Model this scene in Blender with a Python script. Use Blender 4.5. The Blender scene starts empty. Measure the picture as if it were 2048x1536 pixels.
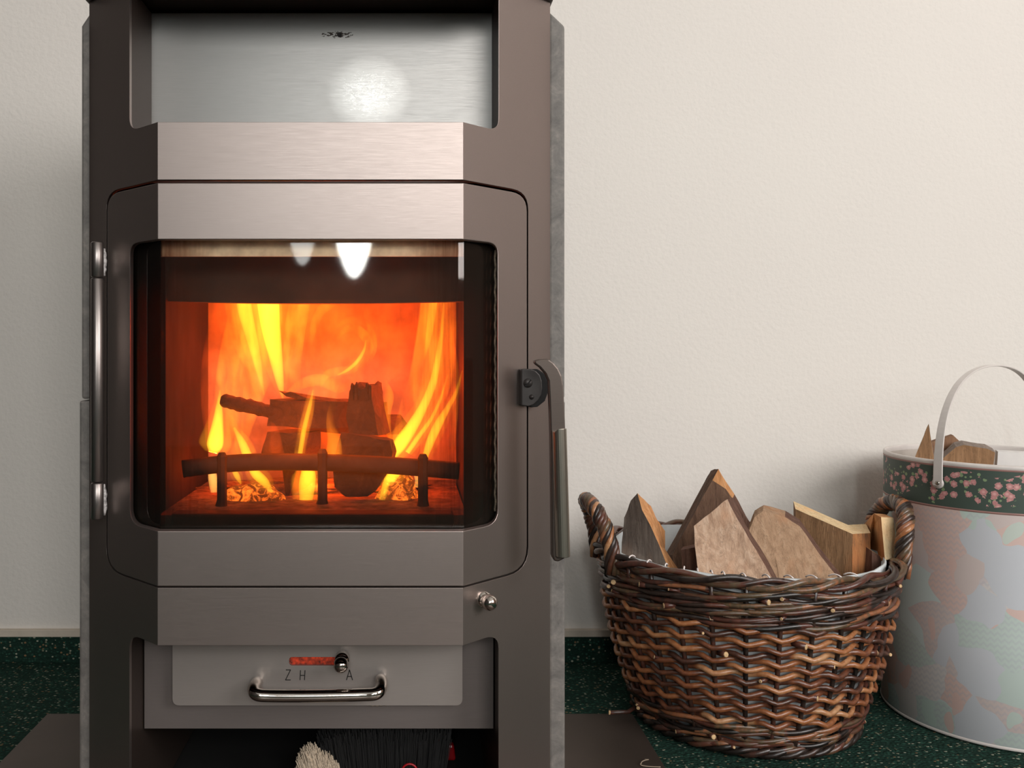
import bpy, bmesh, math, random
from mathutils import Vector, noise, Matrix
S = bpy.context.scene
C = S.collection
PI = math.pi
random.seed(7)

# ---------------------------------------------------------------- camera, world, lights, exposure
cam_d = bpy.data.cameras.new('camera'); cam = bpy.data.objects.new('camera', cam_d); C.objects.link(cam)
cam.location = (0, 0, .55); cam.rotation_euler = (PI/2, 0, 0)
cam_d.sensor_width = 36; cam_d.sensor_fit = 'HORIZONTAL'; cam_d.lens = 1800/2048*36
cam_d.shift_x = (1024-815)/2048; cam_d.shift_y = (690-768)/2048
cam_d.clip_start = .02
S.camera = cam
w = bpy.data.worlds.new('world'); S.world = w; w.use_nodes = True
w.node_tree.nodes['Background'].inputs[0].default_value = (.8, .9, 1, 1)
w.node_tree.nodes['Background'].inputs[1].default_value = .5
S.view_settings.view_transform = 'Standard'; S.view_settings.look = 'None'
S.view_settings.gamma = 1; S.view_settings.use_curve_mapping = False
S.view_settings.exposure = -.07
S.cycles.transparent_max_bounces = 64

def area(name, loc, target, sx, sy, power, col):
    l = bpy.data.lights.new(name, 'AREA'); l.shape = 'RECTANGLE'; l.size = sx; l.size_y = sy
    l.energy = power; l.color = col
    o = bpy.data.objects.new(name, l); C.objects.link(o); o.location = loc
    o.rotation_euler = (Vector(target)-Vector(loc)).to_track_quat('-Z', 'Y').to_euler()
    return o
area('window_daylight_side', (2.15, -.7, 1.45), (.3, 1.5, .6), 1.5, 1.3, 60, (1, .985, .97))
wr = area('window_daylight_rear', (-.285, -2.9, 1.58), (-.285, 0, 1.58), .27, 1.35, 20, (.95, 1, 1)); wr.data.shape = 'ELLIPSE'
wr2 = area('window_daylight_gap', (-.56, -2.9, 1.35), (-.56, 0, 1.35), .17, .75, 2.2, (.95, 1, 1)); wr2.data.shape = 'ELLIPSE'
area('window_daylight_rear_wide', (.9, -2.9, 1.8), (.5, 1.5, .8), 1.5, .9, 58, (1, .985, .965))

# ---------------------------------------------------------------- helpers
def P(px, py, D):                       # pixel of the photograph at depth D -> world point
    return Vector(((px-815)/1800*D, D, .55-(py-690)/1800*D))

def lin(c):
    return tuple(((v/255/12.92) if v/255 <= .04045 else ((v/255+.055)/1.055)**2.4) for v in c)+(1,)

def wpos(o):
    v = Vector((0, 0, 0))
    while o: v += o.location; o = o.parent
    return v

def obj(name, verts, faces, mats, parent=None, smooth=False, bevel=0, tones=None, fm=None, uvs=None, loc=None):
    me = bpy.data.meshes.new(name)
    off = wpos(parent) if parent else Vector((0, 0, 0))
    if loc is not None: off = off.__class__(loc)
    me.from_pydata([tuple(Vector(v)-off) for v in verts], [], [tuple(f) for f in faces])
    if not isinstance(mats, (list, tuple)): mats = [mats]
    for m in mats: me.materials.append(m)
    if fm:
        for p, k in zip(me.polygons, fm): p.material_index = k
    if tones is not None:
        a = me.attributes.new('tone', 'FLOAT', 'POINT')
        a.data.foreach_set('value', tones)
    if uvs is not None:
        uv = me.uv_layers.new(name='UVMap')
        for p in me.polygons:
            for li in p.loop_indices: uv.data[li].uv = uvs[me.loops[li].vertex_index]
    bm = bmesh.new(); bm.from_mesh(me)
    bmesh.ops.recalc_face_normals(bm, faces=bm.faces)
    bm.to_mesh(me); bm.free()
    if smooth:
        me.polygons.foreach_set('use_smooth', [True]*len(me.polygons))
    o = bpy.data.objects.new(name, me); C.objects.link(o)
    if parent: o.parent = parent
    if loc is not None:
        o.location = Vector(loc)-(wpos(parent) if parent else Vector((0, 0, 0)))
    if bevel:
        b = o.modifiers.new('bevel', 'BEVEL'); b.width = bevel; b.segments = 2; b.limit_method = 'ANGLE'; b.angle_limit = .6
    return o

def tag(o, label=None, cat=None, group=None, kind=None):
    if label: o['label'] = label
    if cat: o['category'] = cat
    if group: o['group'] = group
    if kind: o['kind'] = kind
    return o

def empty(name, loc, label, cat, group=None):
    o = bpy.data.objects.new(name, None); C.objects.link(o); o.location = loc; o.empty_display_size = .05
    return tag(o, label, cat, group)

def box(x0, x1, y0, y1, z0, z1):
    v = [(x, y, z) for x in (x0, x1) for y in (y0, y1) for z in (z0, z1)]
    f = [(0, 1, 3, 2), (4, 6, 7, 5), (0, 4, 5, 1), (2, 3, 7, 6), (0, 2, 6, 4), (1, 5, 7, 3)]
    return v, f

def join(*parts):
    V, F = [], []
    for v, f in parts:
        n = len(V); V += list(v); F += [tuple(i+n for i in q) for q in f]
    return V, F

def tube(pts, r, sides=8, closed=False, squash=None, flat_ref=None):
    """round rod along pts; r float or list; returns verts, faces"""
    pts = [Vector(p) for p in pts]; n = len(pts)
    rr = r if isinstance(r, (list, tuple)) else [r]*n
    V, F = [], []
    up = None
    for i, p in enumerate(pts):
        a = pts[(i-1) % n] if (closed or i > 0) else p
        b = pts[(i+1) % n] if (closed or i < n-1) else p
        t = (b-a).normalized()
        if up is None:
            up = Vector((0, 0, 1)) if abs(t.z) < .9 else Vector((1, 0, 0))
            if flat_ref is not None: up = Vector(flat_ref)
        u = (up - t*up.dot(t)).normalized(); s = t.cross(u); up = u
        for k in range(sides):
            an = 2*PI*k/sides
            ku, ks = (squash if squash else (1, 1))
            V.append(p + u*math.cos(an)*rr[i]*ku + s*math.sin(an)*rr[i]*ks)
    m = n if closed else n-1
    for i in range(m):
        for k in range(sides):
            j = (i+1) % n
            F.append((i*sides+k, i*sides+(k+1) % sides, j*sides+(k+1) % sides, j*sides+k))
    if not closed:
        F.append(tuple(range(sides))[::-1]); F.append(tuple((n-1)*sides+k for k in range(sides)))
    return V, F

def lathe(prof, centre, n=48, axis='z', cap=False):
    V, F, UV = [], [], []
    cx, cy, cz = centre
    for (r, h) in prof:
        for k in range(n):
            a = 2*PI*k/n; c, s = math.cos(a)*r, math.sin(a)*r
            if axis == 'z': V.append((cx+c, cy+s, cz+h))
            elif axis == 'y': V.append((cx+c, cy+h, cz+s))
            else: V.append((cx+h, cy+c, cz+s))
            UV.append((a*.15, h))
    for i in range(len(prof)-1):
        for k in range(n):
            F.append((i*n+k, i*n+(k+1) % n, (i+1)*n+(k+1) % n, (i+1)*n+k))
    if cap:
        F.append(tuple(range(n))); F.append(tuple((len(prof)-1)*n+k for k in range(n)))
    return V, F, UV

def ball(c, r, squash=(1, 1, 1)):
    prof = [(max(1e-5, math.sin(PI*i/14)*r), -math.cos(PI*i/14)*r) for i in range(15)]
    V, F, _ = lathe(prof, (0, 0, 0), 24)
    return [(c[0]+x*squash[0], c[1]+y*squash[1], c[2]+z*squash[2]) for x, y, z in V], F

def rounded(pts, seg=6):
    """pts: (x, z, radius) closed polygon with rounded corners"""
    out = []; n = len(pts)
    for i, (x, z, r) in enumerate(pts):
        p = Vector((x, z)); a = Vector(pts[i-1][:2]); b = Vector(pts[(i+1) % n][:2])
        if r <= 0: out.append((x, z)); continue
        u = (a-p).normalized(); v = (b-p).normalized()
        ang = u.angle(v); d = r/math.tan(ang/2)
        p0 = p+u*d; p1 = p+v*d
        for k in range(seg+1):
            t = k/seg
            q = p0*(1-t)**2 + p*2*t*(1-t) + p1*t*t
            out.append((q.x, q.y))
    return out

def catmull(pts, n=6):
    out = []; m = len(pts)
    for i in range(m-1):
        p0 = pts[max(i-1, 0)]; p1 = pts[i]; p2 = pts[i+1]; p3 = pts[min(i+2, m-1)]
        for k in range(n):
            t = k/n
            out.append(tuple(.5*((2*b)+(-a+c)*t+(2*a-5*b+4*c-d)*t*t+(-a+3*b-3*c+d)*t**3)
                             for a, b, c, d in zip(p0, p1, p2, p3)))
    out.append(tuple(pts[-1])); return out

# ---------------------------------------------------------------- materials
class N:
    def __init__(s, name):
        s.m = bpy.data.materials.new(name); s.m.use_nodes = True; s.t = s.m.node_tree
        s.b = s.t.nodes['Principled BSDF']; s.out = s.t.nodes['Material Output']
    def n(s, typ, **kw):
        o = s.t.nodes.new(typ)
        for k, v in kw.items():
            if k.startswith('i_'):
                o.inputs[int(k[2:]) if k[2:].isdigit() else k[2:]].default_value = v
            else: setattr(o, k, v)
        return o
    def l(s, a, b): s.t.links.new(a, b)
    def coord(s, scale=(1, 1, 1), kind='Object', rot=(0, 0, 0)):
        c = s.n('ShaderNodeTexCoord'); m = s.n('ShaderNodeMapping')
        m.inputs['Scale'].default_value = scale; m.inputs['Rotation'].default_value = rot
        s.l(c.outputs[kind], m.inputs['Vector']); return m.outputs['Vector']
    def noise(s, vec, scale=5, detail=4, rough=.55, dist=0):
        o = s.n('ShaderNodeTexNoise'); s.l(vec, o.inputs['Vector'])
        o.inputs['Scale'].default_value = scale; o.inputs['Detail'].default_value = detail
        o.inputs['Roughness'].default_value = rough; o.inputs['Distortion'].default_value = dist
        return o.outputs['Fac']
    def ramp(s, fac, stops, interp='LINEAR'):
        o = s.n('ShaderNodeValToRGB'); o.color_ramp.interpolation = interp
        e = o.color_ramp.elements
        while len(e) < len(stops): e.new(.5)
        for k, (p, c) in enumerate(stops):
            e[k].position = p; e[k].color = lin(c) if max(c[:3]) > 1 or isinstance(c[0], int) else tuple(c[:3])+(1,)
        s.l(fac, o.inputs[0]); return o.outputs[0]
    def mix(s, fac, a, b, mode='MIX'):
        o = s.n('ShaderNodeMix', data_type='RGBA', blend_type=mode)
        for sock, v in ((o.inputs[0], fac), (o.inputs[6], a), (o.inputs[7], b)):
            if hasattr(v, 'is_linked'): s.l(v, sock)
            elif isinstance(v, (int, float)): sock.default_value = v
            else: sock.default_value = lin(v)
        return o.outputs[2]
    def math(s, op, a, b=0, c=0, clamp=False):
        o = s.n('ShaderNodeMath', operation=op); o.use_clamp = clamp
        for k, v in enumerate((a, b, c)):
            if hasattr(v, 'is_linked'): s.l(v, o.inputs[k])
            else: o.inputs[k].default_value = v
        return o.outputs[0]
    def bump(s, h, strength=.3, dist=.002):
        o = s.n('ShaderNodeBump'); o.inputs['Strength'].default_value = strength
        o.inputs['Distance'].default_value = dist; s.l(h, o.inputs['Height'])
        s.l(o.outputs[0], s.b.inputs['Normal']); return o
    def set(s, col=None, rough=None, metal=None, spec=None):
        for k, v in (('Base Color', col), ('Roughness', rough), ('Metallic', metal), ('Specular IOR Level', spec)):
            if v is None: continue
            if hasattr(v, 'is_linked'): s.l(v, s.b.inputs[k])
            elif k == 'Base Color': s.b.inputs[k].default_value = lin(v)
            else: s.b.inputs[k].default_value = v
        return s

def plain(name, col, rough=.5, metal=0., var=.12, scale=30, bump=.0):
    m = N(name); v = m.coord(); nz = m.noise(v, scale, 4)
    dark = tuple(int(c*(1-var)) for c in col); lite = tuple(min(255, int(c*(1+var))) for c in col)
    m.set(m.ramp(nz, [(.3, dark), (.7, lite)]), rough, metal)
    if bump: m.bump(nz, bump, .002)
    return m.m

# painted wall: fine woodchip relief
m = N('wall_plaster'); v = m.coord()
n1 = m.noise(v, 130, 3, .5); n2 = m.noise(v, 1.2, 3)
m.set(m.ramp(n2, [(.25, (224, 217, 210)), (.75, (232, 226, 218))]), .85, 0, .2)
m.bump(n1, .22, .004); M_WALL = m.m
M_TRIM = plain('trim_beige', (205, 192, 176), .6, 0, .04)
M_CEIL = plain('ceiling_white', (225, 222, 218), .9, 0, .02)
M_DARKROOM = plain('room_side_dark_wood', (32, 20, 16), .8, 0, .2, 3)
M_ROOM = plain('room_side_wall', (134, 108, 96), .8, 0, .05, 2)
M_REAR = plain('room_rear_wall', (190, 182, 174), .8, 0, .05, 2)

def carpet_mat(name, sx, sy, sz):
    m = N(name); v = m.coord((sx, sy, sz))
    vo = m.n('ShaderNodeTexVoronoi', feature='F1'); m.l(v, vo.inputs['Vector']); vo.inputs['Scale'].default_value = 240
    vo.inputs['Randomness'].default_value = .85
    rnd = m.n('ShaderNodeSeparateColor'); m.l(vo.outputs['Color'], rnd.inputs[0])
    speck = m.ramp(rnd.outputs[0], [(0, (44, 78, 66)), (.28, (32, 60, 50)), (.5, (52, 92, 78)), (.68, (26, 48, 40)),
                                    (.76, (128, 128, 108)), (.83, (30, 58, 48)), (.88, (140, 112, 82)), (.92, (164, 166, 148))], 'CONSTANT')
    core = m.math('LESS_THAN', vo.outputs['Distance'], .42)
    big = m.noise(v, 9, 2)
    col = m.mix(core, (32, 54, 46), speck)
    m.set(m.mix(m.math('MULTIPLY', big, .35), col, (12, 28, 22)), .95, 0, .1)
    m.bump(m.math('SUBTRACT', 1, vo.outputs['Distance']), .7, .003)
    return m.m
M_CARPET = carpet_mat('green_flecked_carpet', .8, 1.25, 1)

def steel(name, c0, c1, rough=.42, metal=.85, sm=(2, 60, 60)):
    m = N(name); v = m.coord(sm); br = m.noise(v, 22, 5, .65)
    v2 = m.coord(); cl = m.noise(v2, 7, 3)
    scr = m.noise(v2, 160, 2, .5, 2.5)
    base = m.mix(m.math('MULTIPLY', cl, .6), c0, c1)
    base = m.mix(m.math('MULTIPLY', br, .35), base, tuple(int(x*.8) for x in c0))
    m.set(base, m.math('ADD', m.math('MULTIPLY', br, .14), rough-.07), metal)
    m.bump(br, .05, .0006)
    return m
M_STEEL = steel('grey_brushed_stove_steel', (172, 159, 153), (158, 145, 139), .42, .95).m
M_STEEL_IN = steel('niche_rear_steel', (146, 143, 139), (132, 132, 130), .38)
# dirt smear around the screw hole and rubbed swirls on the niche back
mm = M_STEEL_IN; v = mm.coord()
sep = mm.n('ShaderNodeSeparateXYZ'); mm.l(v, sep.inputs[0])
XC_ = (620.5-815)*.93/1800; hx, hz = P(676, 69, 1.054).x-XC_, P(676, 69, 1.054).z-.004
dx = mm.math('DIVIDE', mm.math('SUBTRACT', sep.outputs[0], hx), .022)
dz = mm.math('DIVIDE', mm.math('SUBTRACT', sep.outputs[2], hz), .0045)
rad = mm.math('ADD', mm.math('MULTIPLY', dx, dx), mm.math('MULTIPLY', dz, dz))
inside = mm.math('SUBTRACT', 1, rad, 0, True)
sm = mm.math('GREATER_THAN', mm.math('ADD', mm.noise(mm.coord((1, 1, 2.2)), 240, 3), mm.math('MULTIPLY', inside, .16)), .62)
sm = mm.math('MULTIPLY', sm, mm.math('GREATER_THAN', inside, .02))
old = mm.b.inputs['Base Color'].links[0].from_socket
mm.set(mm.mix(sm, old, (50, 44, 40)))
sx = mm.math('DIVIDE', mm.math('SUBTRACT', sep.outputs[0], P(738, 185, 1.054).x-XC_), .05)
sz = mm.math('DIVIDE', mm.math('SUBTRACT', sep.outputs[2], P(738, 185, 1.054).z-.004), .045)
rub = mm.math('SUBTRACT', 1, mm.math('ADD', mm.math('MULTIPLY', sx, sx), mm.math('MULTIPLY', sz, sz)), 0, True)
sw = mm.noise(mm.coord((1, 1, 3)), 60, 5, .7, 3)
ro = mm.b.inputs['Roughness'].links[0].from_socket
mm.l(mm.math('SUBTRACT', ro, mm.math('MULTIPLY', mm.math('MULTIPLY', mm.math('POWER', rub, .9), mm.math('ADD', sw, -.05)), .27)), mm.b.inputs['Roughness'])
M_STEEL_IN = M_STEEL_IN.m
M_DRAWER = steel('ash_drawer_steel', (172, 163, 157), (160, 153, 148), .45, .7).m
M_PANEL = steel('lower_panel_steel', (126, 117, 113), (116, 109, 106), .5, .6).m
M_TOP = steel('dark_top_plate', (70, 60, 54), (60, 52, 48), .5).m
M_HINGE = steel('hinge_steel', (150, 142, 138), (140, 132, 128), .34, .95, (60, 60, 3)).m
M_BLACK = plain('soot_black', (16, 14, 13), .8, 0, .2)
M_DARKMETAL = plain('dark_metal', (66, 62, 60), .45, .6, .1)
M_CHROME = plain('polished_chrome', (200, 192, 184), .08, 1., .02)
M_GRIP = steel('handle_grip_steel', (168, 162, 150), (150, 144, 132), .3, .9, (80, 80, 2)).m
M_PLATE = plain('hearth_plate_metal', (88, 77, 70), .42, .55, .06, 6)
M_WELD = plain('silver_weld', (190, 186, 184), .6, .4, .3, 260, .9)
M_ROPE = plain('gasket_rope', (120, 108, 92), .8, 0, .25, 300)
M_INK = plain('engraved_letter', (34, 30, 28), .7, 0, .1)

m = N('soapstone'); v = m.coord()
n1 = m.noise(v, 45, 6, .7, .6); n2 = m.noise(v, 240, 3)
m.set(m.mix(n2, m.ramp(n1, [(.3, (78, 75, 72)), (.5, (122, 117, 112)), (.72, (158, 150, 142))]), (104, 100, 96)), .7)
m.bump(n1, .3, .002); M_STONE = m.m

# firebox bricks
m = N('firebrick'); v = m.coord(); n1 = m.noise(v, 25, 5)
m.set(m.ramp(n1, [(.3, (120, 100, 84)), (.7, (178, 150, 124))]), .9); m.bump(n1, .5, .004); M_BRICK = m.m
M_BAFFLE = plain('baffle_board', (58, 42, 33), .85, 0, .25, 18, .3)
M_LIP = plain('pale_strip_beige', (232, 220, 196), .6, 0, .12, 60)
M_GRATE = plain('cast_iron', (60, 42, 34), .75, .2, .2, 60, .4)
m = N('ash'); v = m.coord(); n1 = m.noise(v, 60, 6, .7)
m.set(m.ramp(n1, [(.3, (60, 46, 38)), (.6, (130, 112, 98)), (.8, (165, 150, 138))]), .95); m.bump(n1, 1, .006); M_ASH = m.m
m = N('charred_wood'); v = m.coord((1, 1, 1)); n1 = m.noise(v, 70, 6, .7, 1)
n3 = m.noise(m.coord((1.5, 1.5, 12)), 14, 4)
m.set(m.mix(n3, m.ramp(n1, [(.35, (34, 20, 14)), (.6, (96, 60, 38)), (.8, (140, 92, 60))]), (60, 36, 24)), .9)
m.bump(n1, .9, .004); M_CHAR = m.m
# ember: dark crust with glowing cracks (they give off light)
m = N('glowing_ember'); v = m.coord()
nz = m.noise(v, 75, 5, .65, 1.5)
g = m.ramp(nz, [(.46, (0., 0., 0.)), (.64, (1., 1., 1.))])
m.set((52, 26, 16), .95)
m.b.inputs['Emission Color'].default_value = (1, .2, .02, 1)
m.l(m.math('ADD', m.math('MULTIPLY', g, 2.8), .3), m.b.inputs['Emission Strength']); M_EMBER = m.m

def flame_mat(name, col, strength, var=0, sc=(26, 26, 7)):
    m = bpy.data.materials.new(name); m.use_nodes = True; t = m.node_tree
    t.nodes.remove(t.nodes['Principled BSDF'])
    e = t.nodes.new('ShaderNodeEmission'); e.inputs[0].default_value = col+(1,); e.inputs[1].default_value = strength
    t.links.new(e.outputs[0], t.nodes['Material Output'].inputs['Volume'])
    if var:
        c = t.nodes.new('ShaderNodeTexCoord'); mp = t.nodes.new('ShaderNodeMapping'); mp.inputs['Scale'].default_value = sc
        mp.inputs['Rotation'].default_value = (0, .12, 0)
        n = t.nodes.new('ShaderNodeTexNoise'); n.inputs['Scale'].default_value = 1.6; n.inputs['Detail'].default_value = 3
        n.inputs['Distortion'].default_value = 1.2
        r = t.nodes.new('ShaderNodeMapRange'); r.inputs[1].default_value = .38; r.inputs[2].default_value = .66
        r.inputs[3].default_value = strength*(1-var); r.inputs[4].default_value = strength*(1+var*1.5)
        t.links.new(c.outputs['Object'], mp.inputs[0]); t.links.new(mp.outputs[0], n.inputs['Vector'])
        t.links.new(n.outputs['Fac'], r.inputs[0]); t.links.new(r.outputs[0], e.inputs[1])
    return m
FL = {'h': flame_mat('glare_haze', (1, .17, .012), 5.5), 'm': flame_mat('flame_amber', (1, .40, .02), 30), 'y': flame_mat('flame_yellow', (1, .60, .03), 260),
      'o': flame_mat('flame_orange', (1, .26, .015), 34, .85),
      'r': flame_mat('flame_red_glow', (1, .10, .010), 10, .9),
      'w': flame_mat('flame_hot', (1, .62, .14), 300)}

# glass: clear pane, fresnel reflection, soot stains and vertical streaks of its own
m = N('stove_glass'); m.t.nodes.remove(m.b)
v = m.coord(); sep = m.n('ShaderNodeSeparateXYZ'); m.l(v, sep.inputs[0])
tr = m.n('ShaderNodeBsdfTransparent'); gl = m.n('ShaderNodeBsdfGlossy'); gl.inputs['Roughness'].default_value = .03
fr = m.n('ShaderNodeFresnel'); fr.inputs['IOR'].default_value = 1.5
mx = m.n('ShaderNodeMixShader'); m.l(fr.outputs[0], mx.inputs[0]); m.l(tr.outputs[0], mx.inputs[1]); m.l(gl.outputs[0], mx.inputs[2])
streak = m.noise(m.coord((34, 1, 1.2)), 10, 4, .6)
blot = m.noise(v, 9, 4)
edge = m.math('MULTIPLY', m.math('ABSOLUTE', m.math('ADD', sep.outputs[0], .0)), 1)
lo = m.n('ShaderNodeMapRange'); m.l(m.math('ABSOLUTE', sep.outputs[0]), lo.inputs[0])
lo.inputs[1].default_value = .10; lo.inputs[2].default_value = .17; lo.inputs[3].default_value = 0; lo.inputs[4].default_value = 1
lz = m.n('ShaderNodeMapRange'); m.l(sep.outputs[2], lz.inputs[0])
lz.inputs[1].default_value = -.09; lz.inputs[2].default_value = -.15; lz.inputs[3].default_value = 0; lz.inputs[4].default_value = 1
msk = m.math('ADD', m.math('MULTIPLY', lo.outputs[0], streak), m.math('MULTIPLY', lz.outputs[0], blot), 0, True)
m.l(m.mix(msk, (255, 250, 244), (150, 96, 60)), tr.inputs[0])
df = m.n('ShaderNodeBsdfDiffuse'); df.inputs[0].default_value = lin((150, 140, 124))
mx2 = m.n('ShaderNodeMixShader'); m.l(m.math('MULTIPLY', msk, .03), mx2.inputs[0]); m.l(mx.outputs[0], mx2.inputs[1]); m.l(df.outputs[0], mx2.inputs[2])
m.l(mx2.outputs[0], m.out.inputs[0]); M_GLASS = m.m

# wood faces
def wood(name, c0, c1, c2, rot=(0, 0, 0), sc=(28, 28, 2.5), rough=.8):
    m = N(name); v = m.coord(sc, rot=rot); g = m.noise(v, 5, 6, .6, .4)
    p = m.noise(m.coord(), 22, 4, .6)
    fine = m.noise(m.coord((60, 60, 4), rot=rot), 12, 3)
    base = m.ramp(g, [(.3, c0), (.52, c1), (.75, c2)])
    base = m.mix(m.math('MULTIPLY', p, .45), base, c0)
    ck = m.noise(m.coord((14, 14, 2.2), rot=rot), 4, 5, .75, 1.6)
    ck = m.ramp(m.math('ABSOLUTE', m.math('SUBTRACT', ck, .5)), [(.0, (1., 1., 1.)), (.018, (0., 0., 0.))])
    base = m.mix(m.math('MULTIPLY', ck, .55), base, tuple(int(x*.55) for x in c0))
    st = m.ramp(m.noise(m.coord((3, 3, 1.5), rot=rot), 9, 3), [(.56, (0., 0., 0.)), (.68, (1., 1., 1.))])
    base = m.mix(m.math('MULTIPLY', st, .4), base, (min(255, int(c1[0]*1.02)), int(c1[1]*.84), int(c1[2]*.68)))
    m.set(m.mix(m.math('MULTIPLY', fine, .3), base, c2), rough, 0, .25)
    m.bump(m.math('ADD', g, m.math('MULTIPLY', fine, .5)), .5, .003); return m.m
W_GREY = wood('weathered_grey_wood', (104, 90, 82), (140, 126, 116), (162, 148, 136), (0, .25, 0))
W_TAN = wood('split_tan_wood', (168, 106, 60), (208, 150, 98), (226, 176, 128), (0, .3, 0))
W_DARK = wood('dark_brown_wood', (66, 46, 36), (104, 78, 62), (136, 106, 84), (0, -.5, 0))
W_RED = wood('reddish_dark_bark', (70, 46, 38), (106, 76, 64), (134, 104, 88), (0, .7, 0))
W_PALE = wood('pale_split_wood', (150, 116, 92), (190, 158, 132), (214, 188, 166), (0, .5, 0))
W_PALE2 = wood('pale_brown_split_wood', (132, 102, 78), (168, 136, 108), (190, 160, 132), (0, .6, 0))
W_CREAM = wood('fresh_cream_wood', (206, 172, 124), (228, 200, 156), (240, 218, 180), (0, 1.2, 0))
W_BARK = wood('orange_bark', (82, 62, 52), (176, 116, 70), (200, 146, 96), (0, 0, 0), (22, 22, 5))
W_OAK = wood('brown_board_wood', (104, 76, 52), (146, 110, 78), (168, 132, 98), (0, .2, 0))

def wicker_mat(name, stops, rough=.38):
    m = N(name); a = m.n('ShaderNodeAttribute', attribute_name='tone')
    v = m.coord(); nz = m.noise(v, 120, 4, .6)
    f = m.math('ADD', a.outputs['Fac'], m.math('MULTIPLY', m.math('SUBTRACT', nz, .5), .7))
    m.set(m.ramp(f, stops), m.math('ADD', m.math('MULTIPLY', nz, .3), rough-.18), 0, .7); m.bump(nz, .25, .001); return m.m
M_WICK = wicker_mat('willow_weavers', [(0, (34, 24, 19)), (.25, (72, 42, 30)), (.5, (118, 68, 42)), (.75, (158, 100, 60)), (1, (190, 144, 104))])
M_WICKD = wicker_mat('dark_willow', [(0, (26, 20, 17)), (.3, (52, 38, 31)), (.55, (92, 50, 38)), (.8, (88, 74, 54)), (1, (150, 94, 62))])
M_TIP = plain('cut_willow_tip', (206, 172, 128), .7, 0, .15, 200)
M_LINER = plain('white_liner', (215, 220, 222), .4, 0, .05)
M_THREAD = plain('white_thread', (232, 222, 218), .7, 0, .05)

# bin: pastel print and flowered band in cylinder coordinates (u round, v up, metres)
def uvvec(m):
    c = m.n('ShaderNodeTexCoord'); return c.outputs['UV']
m = N('bin_pastel_print'); uv = uvvec(m)
wn = m.n('ShaderNodeTexNoise'); m.l(uv, wn.inputs['Vector']); wn.inputs['Scale'].default_value = 14; wn.inputs['Detail'].default_value = 2
wv = m.n('ShaderNodeVectorMath', operation='SCALE'); m.l(wn.outputs['Color'], wv.inputs[0]); wv.inputs['Scale'].default_value = .06
ad = m.n('ShaderNodeVectorMath', operation='ADD'); m.l(uv, ad.inputs[0]); m.l(wv.outputs[0], ad.inputs[1])
vo = m.n('ShaderNodeTexVoronoi'); m.l(ad.outputs[0], vo.inputs['Vector']); vo.inputs['Scale'].default_value = 20
sc = m.n('ShaderNodeSeparateColor'); m.l(vo.outputs['Color'], sc.inputs[0])
base = m.ramp(sc.outputs[0], [(0, (212, 206, 203)), (.16, (210, 194, 189)), (.32, (194, 207, 200)), (.46, (201, 203, 208)),
                              (.58, (218, 190, 181)), (.72, (200, 212, 209)), (.84, (209, 199, 198)), (.93, (196, 206, 194))], 'CONSTANT')
su = m.n('ShaderNodeSeparateXYZ'); m.l(uv, su.inputs[0])
tri = m.math('PINGPONG', m.math('MULTIPLY', su.outputs[0], 1), .004)
zz = m.math('SINE', m.math('MULTIPLY', m.math('ADD', su.outputs[1], m.math('MULTIPLY', tri, 1.1)), 760))
st = m.math('MULTIPLY', m.math('GREATER_THAN', zz, .2), m.math('GREATER_THAN', sc.outputs[1], .6))
base = m.mix(m.math('MULTIPLY', st, .28), base, (178, 178, 188))
lv = m.n('ShaderNodeTexVoronoi'); mp = m.n('ShaderNodeMapping'); m.l(ad.outputs[0], mp.inputs[0]); mp.inputs['Scale'].default_value = (1.2, .55, 1)
mp.inputs['Rotation'].default_value = (0, 0, .7)
m.l(mp.outputs[0], lv.inputs['Vector']); lv.inputs['Scale'].default_value = 27
leaf = m.math('LESS_THAN', lv.outputs['Distance'], .3)
lc = m.n('ShaderNodeSeparateColor'); m.l(lv.outputs['Color'], lc.inputs[0])
base = m.mix(m.math('MULTIPLY', leaf, .8), base, m.ramp(lc.outputs[0], [(0, (220, 186, 176)), (.38, (194, 212, 202)), (.65, (204, 200, 210)), (.8, (216, 194, 187))], 'CONSTANT'))
wv_ = m.math('MULTIPLY', m.math('SINE', m.math('MULTIPLY', su.outputs[0], 3600)), m.math('SINE', m.math('MULTIPLY', su.outputs[1], 3600)))
base = m.mix(m.math('MULTIPLY', m.math('ADD', wv_, 1), .06), base, (150, 146, 144))
m.set(base, .6, 0, .3); M_BIN = m.m
m = N('bin_flower_band'); uv = uvvec(m)
su = m.n('ShaderNodeSeparateXYZ'); m.l(uv, su.inputs[0])
dv = m.math('ABSOLUTE', m.math('SUBTRACT', su.outputs[1], m.math('ADD', .352, m.math('MULTIPLY', m.math('SINE', m.math('MULTIPLY', su.outputs[0], 90)), .005))))
zone = m.n('ShaderNodeMapRange'); m.l(dv, zone.inputs[0]); zone.inputs[1].default_value = .012; zone.inputs[2].default_value = .024
zone.inputs[3].default_value = 1; zone.inputs[4].default_value = 0
v1 = m.n('ShaderNodeTexVoronoi'); m.l(uv, v1.inputs['Vector']); v1.inputs['Scale'].default_value = 98
c1 = m.n('ShaderNodeSeparateColor'); m.l(v1.outputs['Color'], c1.inputs[0])
pet = m.noise(uv, 420, 2)
fl = m.math('LESS_THAN', m.math('ADD', v1.outputs['Distance'], m.math('MULTIPLY', pet, .5)), .70)
pick = m.math('LESS_THAN', c1.outputs[0], m.math('MULTIPLY', zone.outputs[0], .95))
flower = m.math('MULTIPLY', fl, pick)
v2 = m.n('ShaderNodeTexVoronoi'); m.l(uv, v2.inputs['Vector']); v2.inputs['Scale'].default_value = 170
c2 = m.n('ShaderNodeSeparateColor'); m.l(v2.outputs['Color'], c2.inputs[0])
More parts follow.
